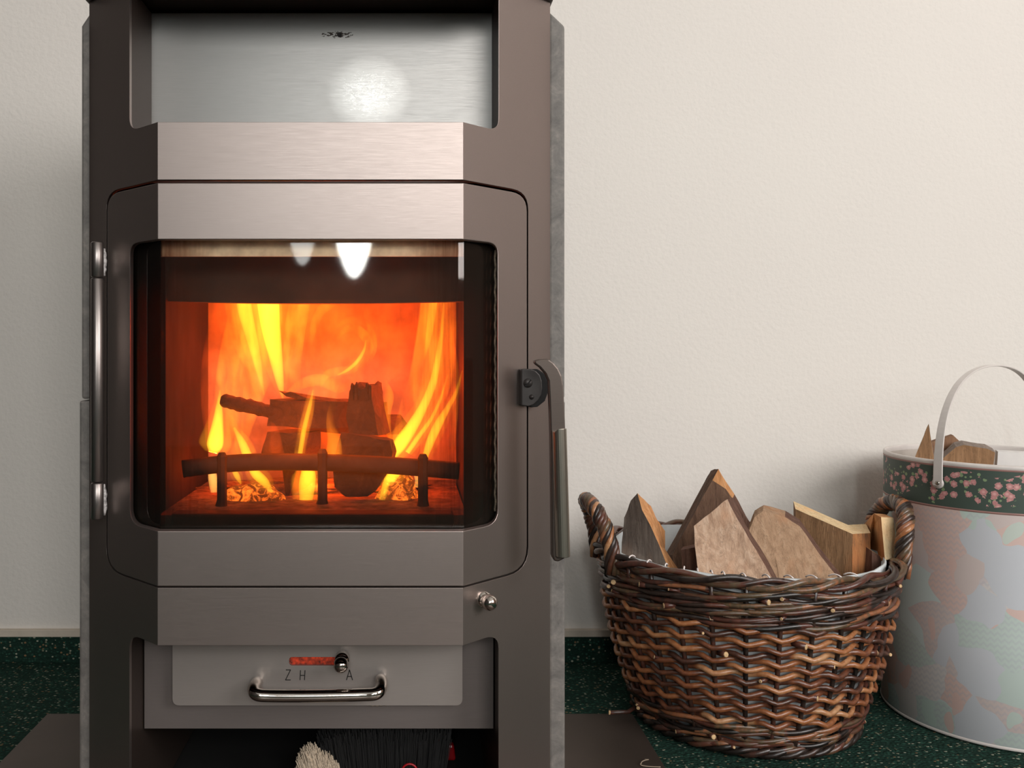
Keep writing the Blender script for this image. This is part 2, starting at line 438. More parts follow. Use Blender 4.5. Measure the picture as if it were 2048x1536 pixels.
gpick = m.math('MULTIPLY', m.math('LESS_THAN', v2.outputs['Distance'], .42), m.math('LESS_THAN', c2.outputs[0], m.math('MULTIPLY', zone.outputs[0], .42)))
base = m.mix(gpick, (72, 84, 76), (132, 152, 114))
pink = m.ramp(v1.outputs['Distance'], [(.0, (222, 184, 150)), (.12, (216, 166, 162)), (.35, (186, 126, 124)), (.5, (206, 160, 156))])
m.set(m.mix(flower, base, pink), .5, 0, .3); M_BAND = m.m
M_BINW = plain('white_enamel', (214, 206, 200), .35, 0, .03)
M_BININ = plain('bin_inside', (196, 186, 176), .6, 0, .05)
M_BINLINE = plain('bin_brown_line', (150, 112, 104), .5, 0, .05)
M_PAPER = plain('white_paper', (206, 202, 198), .8, 0, .03)
M_CARD = plain('grey_card', (150, 134, 116), .8, 0, .1)

# ---------------------------------------------------------------- the setting
DW = 1.568
def struct(name, v, f, mat, bevel=0):
    o = obj(name, v, f, mat, bevel=bevel); o['kind'] = 'structure'; return o
XL, XR, YR, ZC = -1.35, 2.5, -3.0, 2.45
struct('floor', *box(XL, XR, YR, DW+.06, -.05, 0), M_CARPET)
struct('wall_back', *box(XL, XR, DW, DW+.06, 0, ZC), M_WALL)
struct('wall_left', *box(XL-.06, XL, YR, DW+.06, -.05, ZC), M_DARKROOM)
struct('wall_right', *box(XR, XR+.06, YR, DW+.06, -.05, ZC), M_ROOM)
struct('wall_front', *box(XL, XR, YR-.06, YR, -.05, ZC), M_REAR)
struct('ceiling', *box(XL-.06, XR+.06, YR-.06, DW+.06, ZC, ZC+.06), M_CEIL)
sk = .55-(1274-690)/1800*(DW-.008)
struct('baseboard_back', *box(XL, XR, DW-.008, DW, 0, sk), M_CARPET)
struct('trim_1', *box(XL, XR, DW-.009, DW, sk, sk+.0125), M_TRIM, .001)

# ---------------------------------------------------------------- stove
K = .93/1800; XC = (620.5-815)*K; D1 = .93
HF, HD, HW, HO, HE = .1578, .235, .1975, .1987, .2638
def sy(x):                              # depth of the folded front at local x
    return D1 + max(0, abs(x)-HF)*.945
def zf(py): return .55-(py-690)*K

stove = empty('wood_stove', (XC, 1.1, .004), 'tall grey steel wood stove with lit fire behind a three-sided glass door', 'stove')

def plate(name, outline, holes, thick, mat, parent, bevel=.0012, yoff=0, fold=True):
    bm = bmesh.new(); edges = []
    for loop in [outline]+holes:
        vs = [bm.verts.new((x, 0, z)) for x, z in loop]
        for i in range(len(vs)): edges.append(bm.edges.new((vs[i], vs[(i+1) % len(vs)])))
    bmesh.ops.triangle_fill(bm, use_beauty=True, use_dissolve=False, edges=edges)
    if fold:
        for c in (-HF, HF):
            bmesh.ops.bisect_plane(bm, geom=bm.verts[:]+bm.edges[:]+bm.faces[:], plane_co=(c, 0, 0), plane_no=(1, 0, 0), dist=1e-6)
    r = bmesh.ops.extrude_face_region(bm, geom=bm.faces[:])
    for g in r['geom']:
        if isinstance(g, bmesh.types.BMVert): g.co.y += thick
    for vv in bm.verts:
        if fold:
            yy = vv.co.y
            vv.co.y = sy(vv.co.x)+yy+yoff
        else: vv.co.y += D1+yoff
    bmesh.ops.remove_doubles(bm, verts=bm.verts[:], dist=1e-6)
    V = [(q.co.x+XC, q.co.y, q.co.z) for q in bm.verts]
    F = [[q.index for q in f.verts] for f in bm.faces]
    bm.verts.index_update()
    F = [[q.index for q in f.verts] for f in bm.faces]
    bm.free()
    o = obj(name, V, F, mat, parent, bevel=bevel)
    return o

ZT = .943
niche = rounded([(-HO, zf(244), .014), (HO, zf(244), .014), (HO, ZT-.004, .002), (-HO, ZT-.004, .002)])
doorhole = rounded([(-HD, zf(1176), .026), (HD, zf(1176), .026), (HD, zf(359.5), .020), (-HD, zf(359.5), .020)])
lower = rounded([(-HO, .03, .002), (HO, .03, .002), (HO, zf(1291), .017), (-HO, zf(1291), .017)])
outer = [(-HE, .004), (HE, .004), (HE, ZT), (-HE, ZT)]
plate('front_frame', outer, [niche, doorhole, lower], .008, M_STEEL, stove)
dr = HD-.0018
door_outer = rounded([(-dr, zf(1172.5), .025), (dr, zf(1172.5), .025), (dr, zf(366), .019), (-dr, zf(366), .019)])
door_hole = rounded([(-HW, zf(1062), .016), (HW, zf(1062), .016), (HW, zf(479), .012), (-HW, zf(479), .012)])
door = plate('door', door_outer, [door_hole], .012, M_STEEL, stove, yoff=-.0005)
# glass follows the fold
pane = obj('glass_pane', *(lambda: (
    [(XC+x, sy(x)+.014+t, z) for t in (0, .004) for x in (-.205, -HF-.002, -HF+.004, HF-.004, HF+.002, .205) for z in (zf(1070), zf(470))],
    [(2*i, 2*i+1, 2*i+3, 2*i+2) for i in range(5)]+[(12+2*i, 12+2*i+2, 12+2*i+3, 12+2*i+1) for i in range(5)]
    + [(0, 12, 13, 1), (10, 11, 23, 22)]+[(2*i, 2*i+2, 14+2*i, 12+2*i) for i in range(5)]+[(2*i+1, 13+2*i, 15+2*i, 2*i+3) for i in range(5)]))(),
    M_GLASS, door, loc=(XC, D1, (zf(1062)+zf(479))/2))
tag(pane, 'clear heat-proof glass with sooty edges')
# twisted rope seal beside the glass, right side
rp = []
for i in range(90):
    a = i*1.1; x = HW-.0015; z = zf(490)-(zf(490)-zf(1040))*i/89
    rp.append((XC+x+.0004*math.cos(a), sy(x)+.013+.0004*math.sin(a), z))
obj('seal_rope', *tube(rp, .0012, 6), M_ROPE, door, smooth=True)

# body shell
shell = join(
    box(XC-HE+.002, XC-HE+.006, sy(HE)+.01, 1.34, .004, ZT), box(XC+HE-.006, XC+HE-.002, sy(HE)+.01, 1.34, .004, ZT),
    box(XC-HE+.002, XC+HE-.002, 1.335, 1.345, .004, ZT), box(XC-HE+.002, XC+HE-.002, sy(HE)+.01, 1.34, .004, .008))
obj('body_shell', *shell, M_BLACK, stove)
# top plate, folded like the front, a little wider
def slab(name, hw, z0, z1, yfo, yb, mat, parent, bevel=.002, hf=HF+.004):
    o = [(-hw, yb), (-hw, sy(hw-.003)-yfo), (-hf, D1-yfo), (hf, D1-yfo), (hw, sy(hw-.003)-yfo), (hw, yb)]
    V = [(XC+x, y, z) for z in (z0, z1) for x, y in o]; n = len(o)
    F = [tuple(range(n)), tuple(range(n, 2*n))]+[(i, (i+1) % n, n+(i+1) % n, n+i) for i in range(n)]
    return obj(name, V, F, mat, parent, bevel=bevel)
slab('top_plate', HE+.003, ZT-.001, ZT+.022, .006, 1.36, M_TOP, stove)
# niche box
nb = 1.054
obj('niche_back', *box(XC-HO-.004, XC+HO+.004, nb, nb+.004, .74, ZT-.0045), M_STEEL_IN, stove)
M_NSIDE = steel('niche_side_steel', (74, 62, 56), (66, 56, 50), .5, .6).m
for s in (-1, 1):
    x0 = XC+s*(HO+.0005); x1 = XC+s*(HO+.004)
    obj('niche_side', *box(min(x0, x1), max(x0, x1), sy(HO)+.008, nb, .74, ZT-.0045), M_NSIDE, stove)
obj('niche_floor', *box(XC-HO, XC+HO, D1+.06, nb, .7655, .7685), M_NSIDE, stove)
V, F, _ = lathe([(.0001, 0), (.0026, -.0006), (.0026, .003)], (P(679, 70, nb).x, nb-.0006, P(679, 70, nb).z), 20, 'y')
obj('screw_hole', V, F, M_BLACK, stove)
# stone side panels, upper and lower, chamfered
def stone(s, z0, z1, xo, topch):
    xi = XC+s*(HE-.0005); xx = XC+s*xo; yf = sy(HE)+.004
    prof = [(xi, z0), (xx, z0), (xx, z1-topch), (xi, z1)]
    if topch == 0: prof = [(xi, z0), (xx, z0), (xx, z1), (xi, z1)]
    V = [(x, y, z) for y in (yf, 1.33) for x, z in prof]
    F = [(0, 1, 2, 3), (4, 5, 6, 7)]+[(i, (i+1) % 4, 4+(i+1) % 4, 4+i) for i in range(4)]
    return obj('stone_panel', V, F, M_STONE, stove, bevel=.0028)
zj = P(0, 800, sy(HE)).z
stone(-1, zj+.001, P(0, 22, 1.034).z, .2745, .017); stone(-1, .006, zj-.001, .2770, 0)
stone(1, zj+.001, P(0, 22, 1.034).z, .2812, .017); stone(1, .006, zj-.001, .2816, 0)

# hinge rod
for y0, y1, r in ((484, 554.5, .0068), (556.5, 963, .0068), (965, 1038, .0068)):
    hx = P(194.5, 0, .985).x
    za, zb = P(0, y1, .985).z, P(0, y0, .985).z
    V, F, _ = lathe([(r*.82, 0), (r, .0012), (r, zb-za-.0012), (r*.82, zb-za)], (hx, .985, za), 28, cap=True)
    obj('hinge_barrel', V, F, M_HINGE, stove, smooth=False, bevel=0).data.polygons.foreach_set('use_smooth', [True]*len(F))
for y0, y1 in ((497, 552), (968, 1030)):
    pts = [P(208, y0+(y1-y0)*t, .992)+Vector((random.uniform(-.0008, .0008), 0, 0)) for t in [i/9 for i in range(10)]]
    obj('hinge_weld', *tube(pts, [.0016+.0018*math.sin(PI*(i+.5)/10) for i in range(10)], 8), M_WELD, stove, smooth=True)

# lower panel + ash drawer
PD = D1+.090
obj('lower_panel', *box(XC-HO+.001, XC+HO-.001, PD, PD+.004, P(0, 1457, PD).z, zf(1270)), M_PANEL, stove)
for s in (-1, 1):
    x0 = XC+s*(HO+.0005); x1 = XC+s*(HO+.004)
    obj('opening_side', *box(min(x0, x1), max(x0, x1), sy(HO)+.008, 1.33, .01, zf(1262)), M_NSIDE, stove)
dd = D1+.078
drawer = bpy.data.objects.new('ash_drawer', None); C.objects.link(drawer); drawer.parent = stove
drawer.location = P(635, 1410, dd)-wpos(stove)
a, b = P(345, 0, dd).x-XC, P(925, 0, dd).x-XC
oo = rounded([(a, P(0, 1411, dd).z, .008), (b, P(0, 1411, dd).z, .008), (b, zf(1268), .001), (a, zf(1268), .001)])
s0, s1 = P(578, 0, dd).x-XC, P(690, 0, dd).x-XC; zz0, zz1 = P(0, 1331, dd).z, P(0, 1314, dd).z
slot = rounded([(s0, zz0, .004), (s1, zz0, .004), (s1, zz1, .004), (s0, zz1, .004)])
plate('drawer_front', oo, [slot], .006, M_DRAWER, drawer, bevel=.0014, yoff=dd-D1, fold=False)
M_RED = plain('red_speckled_slider', (178, 52, 24), .6, 0, .55, 220)
obj('air_slider', *box(XC+s0-.004, XC+s1+.004, dd+.0035, dd+.006, zz0-.002, zz1+.002), M_RED, drawer)
def knob(px, py, D, r, parent, back=.02, nrm=(0, 1, 0), name='knob'):
    c = P(px, py, D); n = Vector(nrm).normalized()
    V, F = ball(c, r)
    V2, F2 = tube([c+n*r*.6, c+n*r*1.15+Vector((0, 0, .001)), c+n*(r*1.2)], [r*.55, r*.62, r*.95], 20)
    V3, F3 = tube([c+n*r*1.2, c+n*back], r*.95, 20)
    o = obj(name, *join((V, F), (V2, F2), (V3, F3)), M_CHROME, parent, smooth=True)
    return o
knob(682, 1330, dd-.024, .0085, drawer, .024)
k2 = knob(979, 1205, sy(.19)-.022, .0085, stove, .0225, (-.4, 1, 0), 'air_knob')
# bar handle
hD = dd-.028
pts = [P(513, 1366, dd)+Vector((0, .002, 0)), P(512, 1368, dd-.010), P(507, 1378, dd-.021), P(514, 1389, hD), P(545, 1391.5, hD)]
pts += [P(635, 1391.5, hD), P(725, 1389.5, hD), P(752, 1387, hD), P(762, 1376, dd-.021), P(762, 1362, dd-.010), P(761, 1361, dd)+Vector((0, .002, 0))]
pts = [Vector(p) for p in catmull([tuple(p) for p in pts], 6)]
obj('drawer_handle', *tube(pts, .0068, 20), M_CHROME, drawer, smooth=True)
rp = []
for i in range(110):
    a = i*1.2; px = 730+180*i/109
    q = P(px, 1408+2*math.sin(i*.1)-2*i/109, dd+.006); rp.append((q.x+.0006*math.cos(a), q.y, q.z+.001*math.sin(a)))
obj('drawer_seal_rope', *tube(rp, .0011, 6), M_ROPE, drawer, smooth=True)
def strokes(name, segs, D):
    parts = []
    for (x0, y0), (x1, y1) in segs:
        a, b = P(x0, y0, D), P(x1, y1, D); d = (b-a).normalized(); s = Vector((d.z, 0, -d.x))*.0005
        a = a-d*.0002; b = b+d*.0002; y = Vector((0, .0006, 0))
        parts.append(([a+s, a-s, b-s, b+s, a+s+y, a-s+y, b-s+y, b+s+y], [(0, 1, 2, 3), (4, 5, 6, 7), (0, 1, 5, 4), (1, 2, 6, 5), (2, 3, 7, 6), (3, 0, 4, 7)]))
    o = obj(name, *join(*parts), M_INK, drawer); return o
LD = dd-.0003
strokes('letter', [((572, 1340), (581, 1340)), ((581, 1340), (571, 1360)), ((571, 1360), (581, 1360))], LD)['label'] = 'engraved letter Z'
strokes('letter', [((601, 1341), (600, 1360)), ((610, 1341), (609, 1360)), ((601, 1351), (609, 1351))], LD)['label'] = 'engraved letter H'
strokes('letter', [((699, 1340), (693, 1360)), ((699, 1340), (705, 1360)), ((695, 1353), (703, 1353))], LD)['label'] = 'engraved letter A'

# door handle
handle = bpy.data.objects.new('door_handle', None); C.objects.link(handle); handle.parent = stove
handle.location = P(1110, 900, .95)-wpos(stove)
def extr(px_pts, D, th, name, mat, parent, bevel=.001, skew=0):
    V = [P(x, y, D) for x, y in px_pts]; n = len(V)
    V += [v+Vector((skew, th, 0)) for v in V]
    F = [tuple(range(n)), tuple(range(n, 2*n))]+[(i, (i+1) % n, n+(i+1) % n, n+i) for i in range(n)]
    return obj(name, V, F, mat, parent, bevel=bevel)
lev = [(1068, 722), (1078, 719), (1097, 718), (1108, 726), (1117, 737), (1124, 752), (1127, 770), (1129, 810), (1131, 860), (1134, 1000), (1136, 1112), (1128, 1118), (1117, 1124), (1108, 1122),
       (1104, 1112), (1103, 1000), (1101, 860), (1099, 800), (1097, 762), (1091, 748), (1080, 735), (1070, 728)]
extr(lev, .945, .012, 'lever', steel('lever_steel', (100, 90, 84), (90, 80, 74), .4, .8).m, handle, .0016)
gp = []
V, F = [], []
z0, z1 = P(0, 1115, .94).z, P(0, 857, .94).z
for i, (z, xs) in enumerate(((z0, P(1127, 0, .94).x), (z1, P(1120, 0, .94).x))):
    for k in range(13):
        a = PI*k/12
        cut = 0
        V.append((xs+.0078*math.cos(a)*-1, .9455-.0085*math.sin(a), z-(.003 if (i == 1 and k < 5) else 0)))
n = 13
F = [(k, k+1, n+k+1, n+k) for k in range(12)]+[tuple(range(13)), tuple(range(13, 26)), (0, 12, 25, 13)]
o = obj('grip', V, F, M_GRIP, handle, bevel=.0008)
# half-round bracket with slotted screw and pin
bx = [(1043, 738), (1062, 738), (1072, 742), (1080, 750), (1084, 762), (1085, 776), (1083, 790), (1077, 801), (1067, 810), (1057, 813), (1043, 811)]
extr(bx, .985, .014, 'latch_bracket', M_DARKMETAL, handle, .001, -.004)
bx2 = [(1060, 739), (1075, 738), (1090, 748), (1096, 765), (1096, 785), (1090, 802), (1075, 814), (1060, 815)]
extr(bx2, .996, .012, 'latch_disc', M_BLACK, handle, .001)
def screw(px, py, D, r, slot, name):
    c = P(px, py, D)
    V, F, _ = lathe([(.0001, -.0022), (r*.5, -.0019), (r*.9, -.0009), (r, .0), (r, .0022)], tuple(c), 24, 'y')
    o = obj(name, V, F, M_DARKMETAL, handle, smooth=True)
    if slot:
        d = Vector((.68, 0, .73)); s = Vector((-.73, 0, .68))*.0006; y = Vector((0, -.0030, 0)); y2 = Vector((0, .001, 0))
        a, b = c-d*r*.95, c+d*r*.95
        V = [a+s+y, a-s+y, b-s+y, b+s+y, a+s+y2, a-s+y2, b-s+y2, b+s+y2]
        obj('screw_slot', V, [(0, 1, 2, 3), (4, 5, 6, 7), (0, 1, 5, 4), (1, 2, 6, 5), (2, 3, 7, 6), (3, 0, 4, 7)], M_BLACK, handle)
screw(1056, 766, .984, .0050, True, 'slotted_screw'); screw(1063.5, 794, .984, .0027, False, 'pin')

# firebox
FZ = .372; FB = 1.2016
fb = bpy.data.objects.new('firebox', None); C.objects.link(fb); fb.parent = stove; fb.location = Vector((XC, 1.08, FZ))-wpos(stove)
def brickwall(name, bs): return [obj('fire_brick', *box(*q), M_BRICK, fb, bevel=.0015) for q in bs]
M_SIDE = plain('sooty_side_panel', (36, 19, 15), .9, 0, .25, 20, .4)
obj('rear_fire_panel', *box(XC-.19, XC+.19, FB, FB+.03, FZ-.012, .66), M_BRICK, fb)
for s in (-1, 1):
    x0, x1 = sorted((XC+s*.1655, XC+s*.196))
    obj('side_fire_panel', *box(x0, x1, .990, FB-.0002, FZ-.012, .66), M_SIDE, fb)
# firebox floor / ledge / lining around
obj('hearth_floor', *box(XC-.163, XC+.163, .953, FB-.001, FZ-.012, FZ-.002), M_ASH, fb)
obj('front_ledge', *box(XC-.15, XC+.15, .951, .976, FZ-.016, FZ-.0005), M_GRATE, fb, bevel=.003)
obj('casing', *join(box(XC-.236, XC-.197, 1.03, FB+.03, .33, .67), box(XC+.197, XC+.236, 1.03, FB+.03, .33, .67),
                    box(XC-.236, XC+.236, 1.03, FB+.03, .335, FZ-.0125), box(XC-.19, XC+.19, .99, 1.03, .335, FZ-.0125), box(XC-.236, XC+.236, 1.06, 1.24, .661, .67)), M_BLACK, fb)
V, F = [], []
for i in range(17):
    t = i/8-1; x = XC+t*.196; zb = P(0, 607, 1.0).z + .0035*t*t
    y = 1.000
    V += [(x, y, zb), (x, y, .661), (x, y+.018, .661), (x, y+.018, zb)]
for i in range(16):
    for k in range(4): F.append((4*i+k, 4*i+(k+1) % 4, 4*i+4+(k+1) % 4, 4*i+4+k))
F += [(0, 1, 2, 3), (64, 65, 66, 67)]
obj('baffle', V, F, M_BAFFLE, fb)
zl0, zl1 = P(0, 513, .952).z, .662
LX = [-.2, -HF-.001, HF+.001, .2]
LV = [(XC+x, sy(x)+.021+t, z) for t in (0, .002) for x in LX for z in (zl0, zl1)]
LF = [(2*i, 2*i+1, 2*i+3, 2*i+2) for i in range(3)]+[(8+2*i, 10+2*i, 11+2*i, 9+2*i) for i in range(3)]
LF += [(2*i, 2*i+2, 10+2*i, 8+2*i) for i in range(3)]+[(2*i+1, 9+2*i, 11+2*i, 3+2*i) for i in range(3)]+[(0, 8, 9, 1), (6, 7, 15, 14)]
obj('pale_strip', LV, LF, M_LIP, fb)  # beige strip that makes the pale band along the glass top
# log guard: bowed bar on posts
gpts = catmull([(365, 938, 1.005), (437, 929, 1.012), (520, 924, 1.02), (645, 925, 1.025), (750, 929, 1.02), (848, 936, 1.012), (918, 942, 1.005)], 5)
obj('guard_bar', *tube([P(a, b, c) for a, b, c in gpts], .0098, 10, squash=(1, .55), flat_ref=(0, 0, 1)), M_GRATE, fb, smooth=True)
for px, dp, yt in ((444, 1.012, 905), (645, 1.025, 898), (846, 1.012, 908)):
    pp = [P(px, yt, dp-.004), P(px, yt+8, dp-.004), P(px, yt+16, dp-.004), P(px, 1000, dp-.004), Vector((P(px, 0, dp).x, dp-.004, FZ-.003))]
    obj('guard_post', *tube(pp, [.0035, .0058, .0056, .0056, .007], 8), M_GRATE, fb)

# ---------------------------------------------------------------- burning logs (things of their own)
def rough(V, F, cuts=3, amp=.0015, sc=60, seed=0):
    bm = bmesh.new(); vs = [bm.verts.new(v) for v in V]
    for f in F: bm.faces.new([vs[i] for i in f])
    return bm
def split_log(name, label, cat, V, front, outline, back, mats, sidemat=None, backmat=0, amp=.0026, cuts=3, group=None, kind=None, parent=None):
    """V: (px,py,D); front faces [(idx, mat)], closed outline idx, back = world vector"""
    W = [P(*v) for v in V]; n = len(W); ol = list(outline); m = len(ol)
    back = Vector(back)
    W2 = W+[W[i]+back for i in ol]
    faces = [(tuple(f), k) for f, k in front]
    for i in range(m):
        sm = sidemat[i] if sidemat else 0
        faces.append(((ol[i], ol[(i+1) % m], n+(i+1) % m, n+i), sm))
    faces.append((tuple(n+i for i in range(m)), backmat))
    bm = bmesh.new(); vs = [bm.verts.new(v) for v in W2]
    for f, k in faces:
        bf = bm.faces.new([vs[i] for i in f]); bf.material_index = k
    bmesh.ops.recalc_face_normals(bm, faces=bm.faces)
    bmesh.ops.triangulate(bm, faces=bm.faces)
    bmesh.ops.subdivide_edges(bm, edges=bm.edges[:], cuts=cuts, use_grid_fill=True)
    bm.normal_update()
    sd = random.uniform(0, 50)
    for v in bm.verts:
        d = noise.noise(Vector((v.co.x*45+sd, v.co.y*45, v.co.z*16)))*amp*1.6+noise.noise(v.co*170)*amp*.5
        v.co += v.normal*d
    c = sum(W, Vector())/n
    for v in bm.verts: v.co -= c
    me = bpy.data.meshes.new(name)
    for q in mats: me.materials.append(q)
    bm.to_mesh(me); bm.free()
    o = bpy.data.objects.new(name, me); C.objects.link(o); o.location = c
    return tag(o, label, cat, group)

# round stick
pts = [P(a, b, c) for a, b, c in catmull([(441, 800, 1.06), (470, 806, 1.062), (505, 814, 1.066), (545, 824, 1.070), (600, 838, 1.078)], 5)]
rr = [.0045, .0068, .0082]+[.0083+.0006*math.sin(i*2.3) for i in range(len(pts)-3)]
V, F = tube(pts, rr, 12)
V = [v+Vector((0, 0, noise.noise(v*120)*.0015)) for v in V]
tag(obj('burning_stick', V, F, M_CHAR, smooth=True), 'thin round stick glowing in the fire, poking out to the left', 'firewood')
split_log('burning_log', 'squared charred log under splinters at the middle of the fire, above the guard bar', 'firewood',
          [(538, 797, 1.062), (602, 803, 1.058), (604, 858, 1.058), (534, 852, 1.062)], [((0, 1, 2, 3), 0)], (0, 1, 2, 3), (.10, .075, -.005), [M_CHAR])
split_log('burning_splinter', 'ragged thin splinter lying on top of the squared charred log', 'firewood',
          [(556, 781, 1.068), (562, 783, 1.068), (570, 786, 1.066), (580, 783, 1.066), (590, 786, 1.066), (612, 796, 1.066), (600, 800, 1.066), (572, 793, 1.066)],
          [((0, 1, 2, 3, 4, 5, 6, 7), 0)], range(8), (.06, .04, -.012), [M_CHAR], amp=.0008, cuts=1)
split_log('burning_log', 'dark upright burnt log below the squared one, left of the middle post', 'firewood',
          [(535, 864, 1.072), (602, 866, 1.072), (598, 930, 1.072), (580, 995, 1.072), (568, 1000, 1.072), (560, 930, 1.072), (525, 905, 1.072)],
          [((0, 1, 2, 3, 4, 5, 6), 0)], range(7), (.02, .03, 0), [M_CHAR], cuts=2)
split_log('burning_log', 'ragged split log standing upright with a frayed top right of the fire middle', 'firewood',
          [(697, 782, 1.064), (703, 771, 1.064), (712, 768, 1.064), (720, 778, 1.064), (728, 776, 1.064), (734, 768, 1.064), (740, 772, 1.064), (745, 800, 1.060), (757, 872, 1.055), (700, 868, 1.055), (690, 835, 1.06)],
          [((0, 1, 2, 3, 4, 5, 6, 7, 8, 9, 10), 0)], range(11), (.012, .03, .002), [M_CHAR], cuts=2)
split_log('burning_log', 'large dark log lying right of the middle post behind the guard bar', 'firewood',
          [(684, 866, 1.040), (740, 872, 1.040), (778, 882, 1.042), (785, 905, 1.042), (780, 940, 1.042), (756, 975, 1.040), (735, 992, 1.040), (690, 996, 1.038), (668, 975, 1.038), (662, 930, 1.038)],
          [(tuple(range(10)), 0)], range(10), (.004, .012, 0), [M_CHAR], cuts=2)
split_log('burning_log', 'long log across the back of the fire behind the upright split log', 'firewood',
          [(604, 800, 1.125), (700, 826, 1.125), (800, 836, 1.12), (812, 852, 1.12), (800, 868, 1.12), (700, 868, 1.125), (604, 862, 1.125)],
          [((0, 1, 2, 3, 4, 5, 6), 0)], range(7), (0, .04, 0), [M_CHAR], cuts=2)
for px, h, wd in ((703, 766, 3), (712, 764, 3), (733, 765, 3.5), (740, 769, 3)):
    q = [(px-wd, 800, 1.060), (px-wd*.6, h+6, 1.060), (px, h, 1.062), (px+wd, h+4, 1.060), (px+wd, 800, 1.060)]
    V = [P(*z_) for z_ in q]; V += [v+Vector((.001, .006, 0)) for v in V]
    up_ = bpy.data.objects['burning_log.002']
    obj('splinter', V, [tuple(range(5)), tuple(range(5, 10))]+[(i, (i+1) % 5, 5+(i+1) % 5, 5+i) for i in range(5)], M_CHAR, up_)
# ember heaps
def mound(name, label, px, py, D, rx, ry, rz, mat, seed, cat='embers'):
    c = P(px, py, D); V, F = [], []
    n, m_ = 28, 9
    for j in range(m_+1):
        f = j/m_
        for i in range(n):
            a = 2*PI*i/n; r = math.cos(f*PI/2)
            q = Vector((math.cos(a)*rx*r, math.sin(a)*ry*r, math.sin(f*PI/2)*rz))
            k = noise.noise(Vector((q.x*60+seed, q.y*60, q.z*60)))
            V.append(Vector((c.x, D, FZ-.002))+q*(1+.35*k))
    for j in range(m_):
        for i in range(n): F.append((j*n+i, j*n+(i+1) % n, (j+1)*n+(i+1) % n, (j+1)*n+i))
    F.append(tuple(range(n)))
    o = obj(name, V, F, mat); tag(o, label, cat, kind='stuff'); return o
mound('ember_heap', 'crusted glowing ember heap behind the left opening of the log guard', 505, 0, 1.055, .036, .020, .018, M_EMBER, 1)
mound('ember_heap', 'bright cracked ember lump behind the right opening of the log guard', 797, 0, 1.058, .024, .016, .030, M_EMBER, 5)
mound('ash_bed', 'bed of grey ash spread across the firebox floor', 640, 0, 1.13, .14, .045, .012, M_ASH, 9, 'ash')

# ---------------------------------------------------------------- fire: glowing gas tongues, plus one added glare sheet
fire = empty('fire', (XC, 1.1, FZ), 'bright yellow and orange flames burning behind the stove glass', 'fire')
def flame(pts, D, kind, th=.4, wob=0, D2=None):
    if kind == 'y': flame([(a, b, c*1.9+1.5) for a, b, c in pts], D, 'm', th, wob, D2)
    q = catmull([tuple(p) for p in pts], 6); n = len(q); V, F = [], []; ns = 14
    sd = random.uniform(0, 99)
    for i, (px, py, wpx) in enumerate(q):
        t = i/(n-1); d = D+((D2 or D)-D)*t
        px += wob*noise.noise(Vector((sd, py*.02, 0)))*8
        c = P(px, py, d); r = max(.0004, wpx/1800*d)
        a = q[max(i-1, 0)]; b = q[min(i+1, n-1)]
        tx, tz = b[0]-a[0], -(b[1]-a[1]); L = math.hypot(tx, tz) or 1; nx, nz = tz/L, -tx/L
        for k in range(ns):
            an = 2*PI*k/ns
            V.append((c.x+nx*math.cos(an)*r, c.y+math.sin(an)*r*th, c.z+nz*math.cos(an)*r))
    for i in range(n-1):
        for k in range(ns): F.append((i*ns+k, i*ns+(k+1) % ns, (i+1)*ns+(k+1) % ns, (i+1)*ns+k))
    F.append(tuple(range(ns))); F.append(tuple((n-1)*ns+k for k in range(ns)))
    return obj('flame', V, F, FL[kind], fire, smooth=True)
# tall left group
flame([(566, 800, 1), (560, 765, 8), (550, 705, 15), (541, 650, 20), (536, 600, 23), (534, 560, 22)], 1.10, 'y', .35)
flame([(528, 790, 1), (516, 730, 8), (502, 670, 12), (490, 620, 15), (482, 560, 15)], 1.105, 'y', .22)
flame([(540, 790, 1), (500, 740, 5), (474, 690, 7), (462, 640, 9), (454, 570, 9)], 1.11, 'o', .6)
flame([(470, 930, 14), (468, 860, 36), (480, 780, 52), (500, 700, 60), (510, 640, 56), (515, 560, 48)], 1.14, 'o', .42)
flame([(426, 905, 9), (430, 888, 17), (435, 850, 12), (438, 815, 7), (440, 780, 1)], 1.06, 'y', .45)
flame([(505, 915, 12), (492, 890, 14), (474, 860, 8), (462, 830, 2)], 1.045, 'o', 1.0)
flame([(494, 910, 10), (484, 885, 8), (468, 855, 2)], 1.048, 'y', .4)
flame([(430, 930, 10), (425, 820, 22), (430, 720, 26), (440, 640, 20), (450, 560, 16)], 1.16, 'r', 1.0)
# middle
flame([(596, 925, 10), (603, 880, 12), (614, 835, 12), (622, 795, 9), (627, 765, 1)], 1.035, 'o', 1.0)
flame([(598, 920, 5), (608, 860, 5), (620, 810, 4), (626, 780, 1)], 1.036, 'y', .5)
flame([(668, 915, 18), (668, 880, 14), (660, 840, 8), (668, 800, 7), (676, 770, 1)], 1.030, 'o', .8)
flame([(640, 780, 1), (652, 750, 8), (680, 742, 9), (705, 738, 9), (728, 715, 11), (738, 690, 10), (722, 664, 10), (700, 656, 8), (682, 668, 5), (676, 682, 1)], 1.12, 'o', .8)
flame([(675, 750, 1), (695, 740, 3.5), (715, 722, 4), (728, 700, 3), (732, 680, 1)], 1.10, 'y', .5)
flame([(620, 700, 1), (626, 660, 8), (640, 625, 10), (665, 600, 12), (690, 560, 12)], 1.13, 'o', .6)
flame([(590, 790, 12), (585, 730, 18), (590, 660, 22), (600, 600, 22), (600, 560, 20)], 1.16, 'o', .7)
flame([(740, 780, 8), (790, 720, 26), (770, 660, 34), (760, 600, 40), (760, 560, 40)], 1.165, 'r', .8)
flame([(650, 900, 30), (660, 820, 50), (670, 740, 60), (660, 660, 66), (660, 560, 66)], 1.17, 'r', .6)
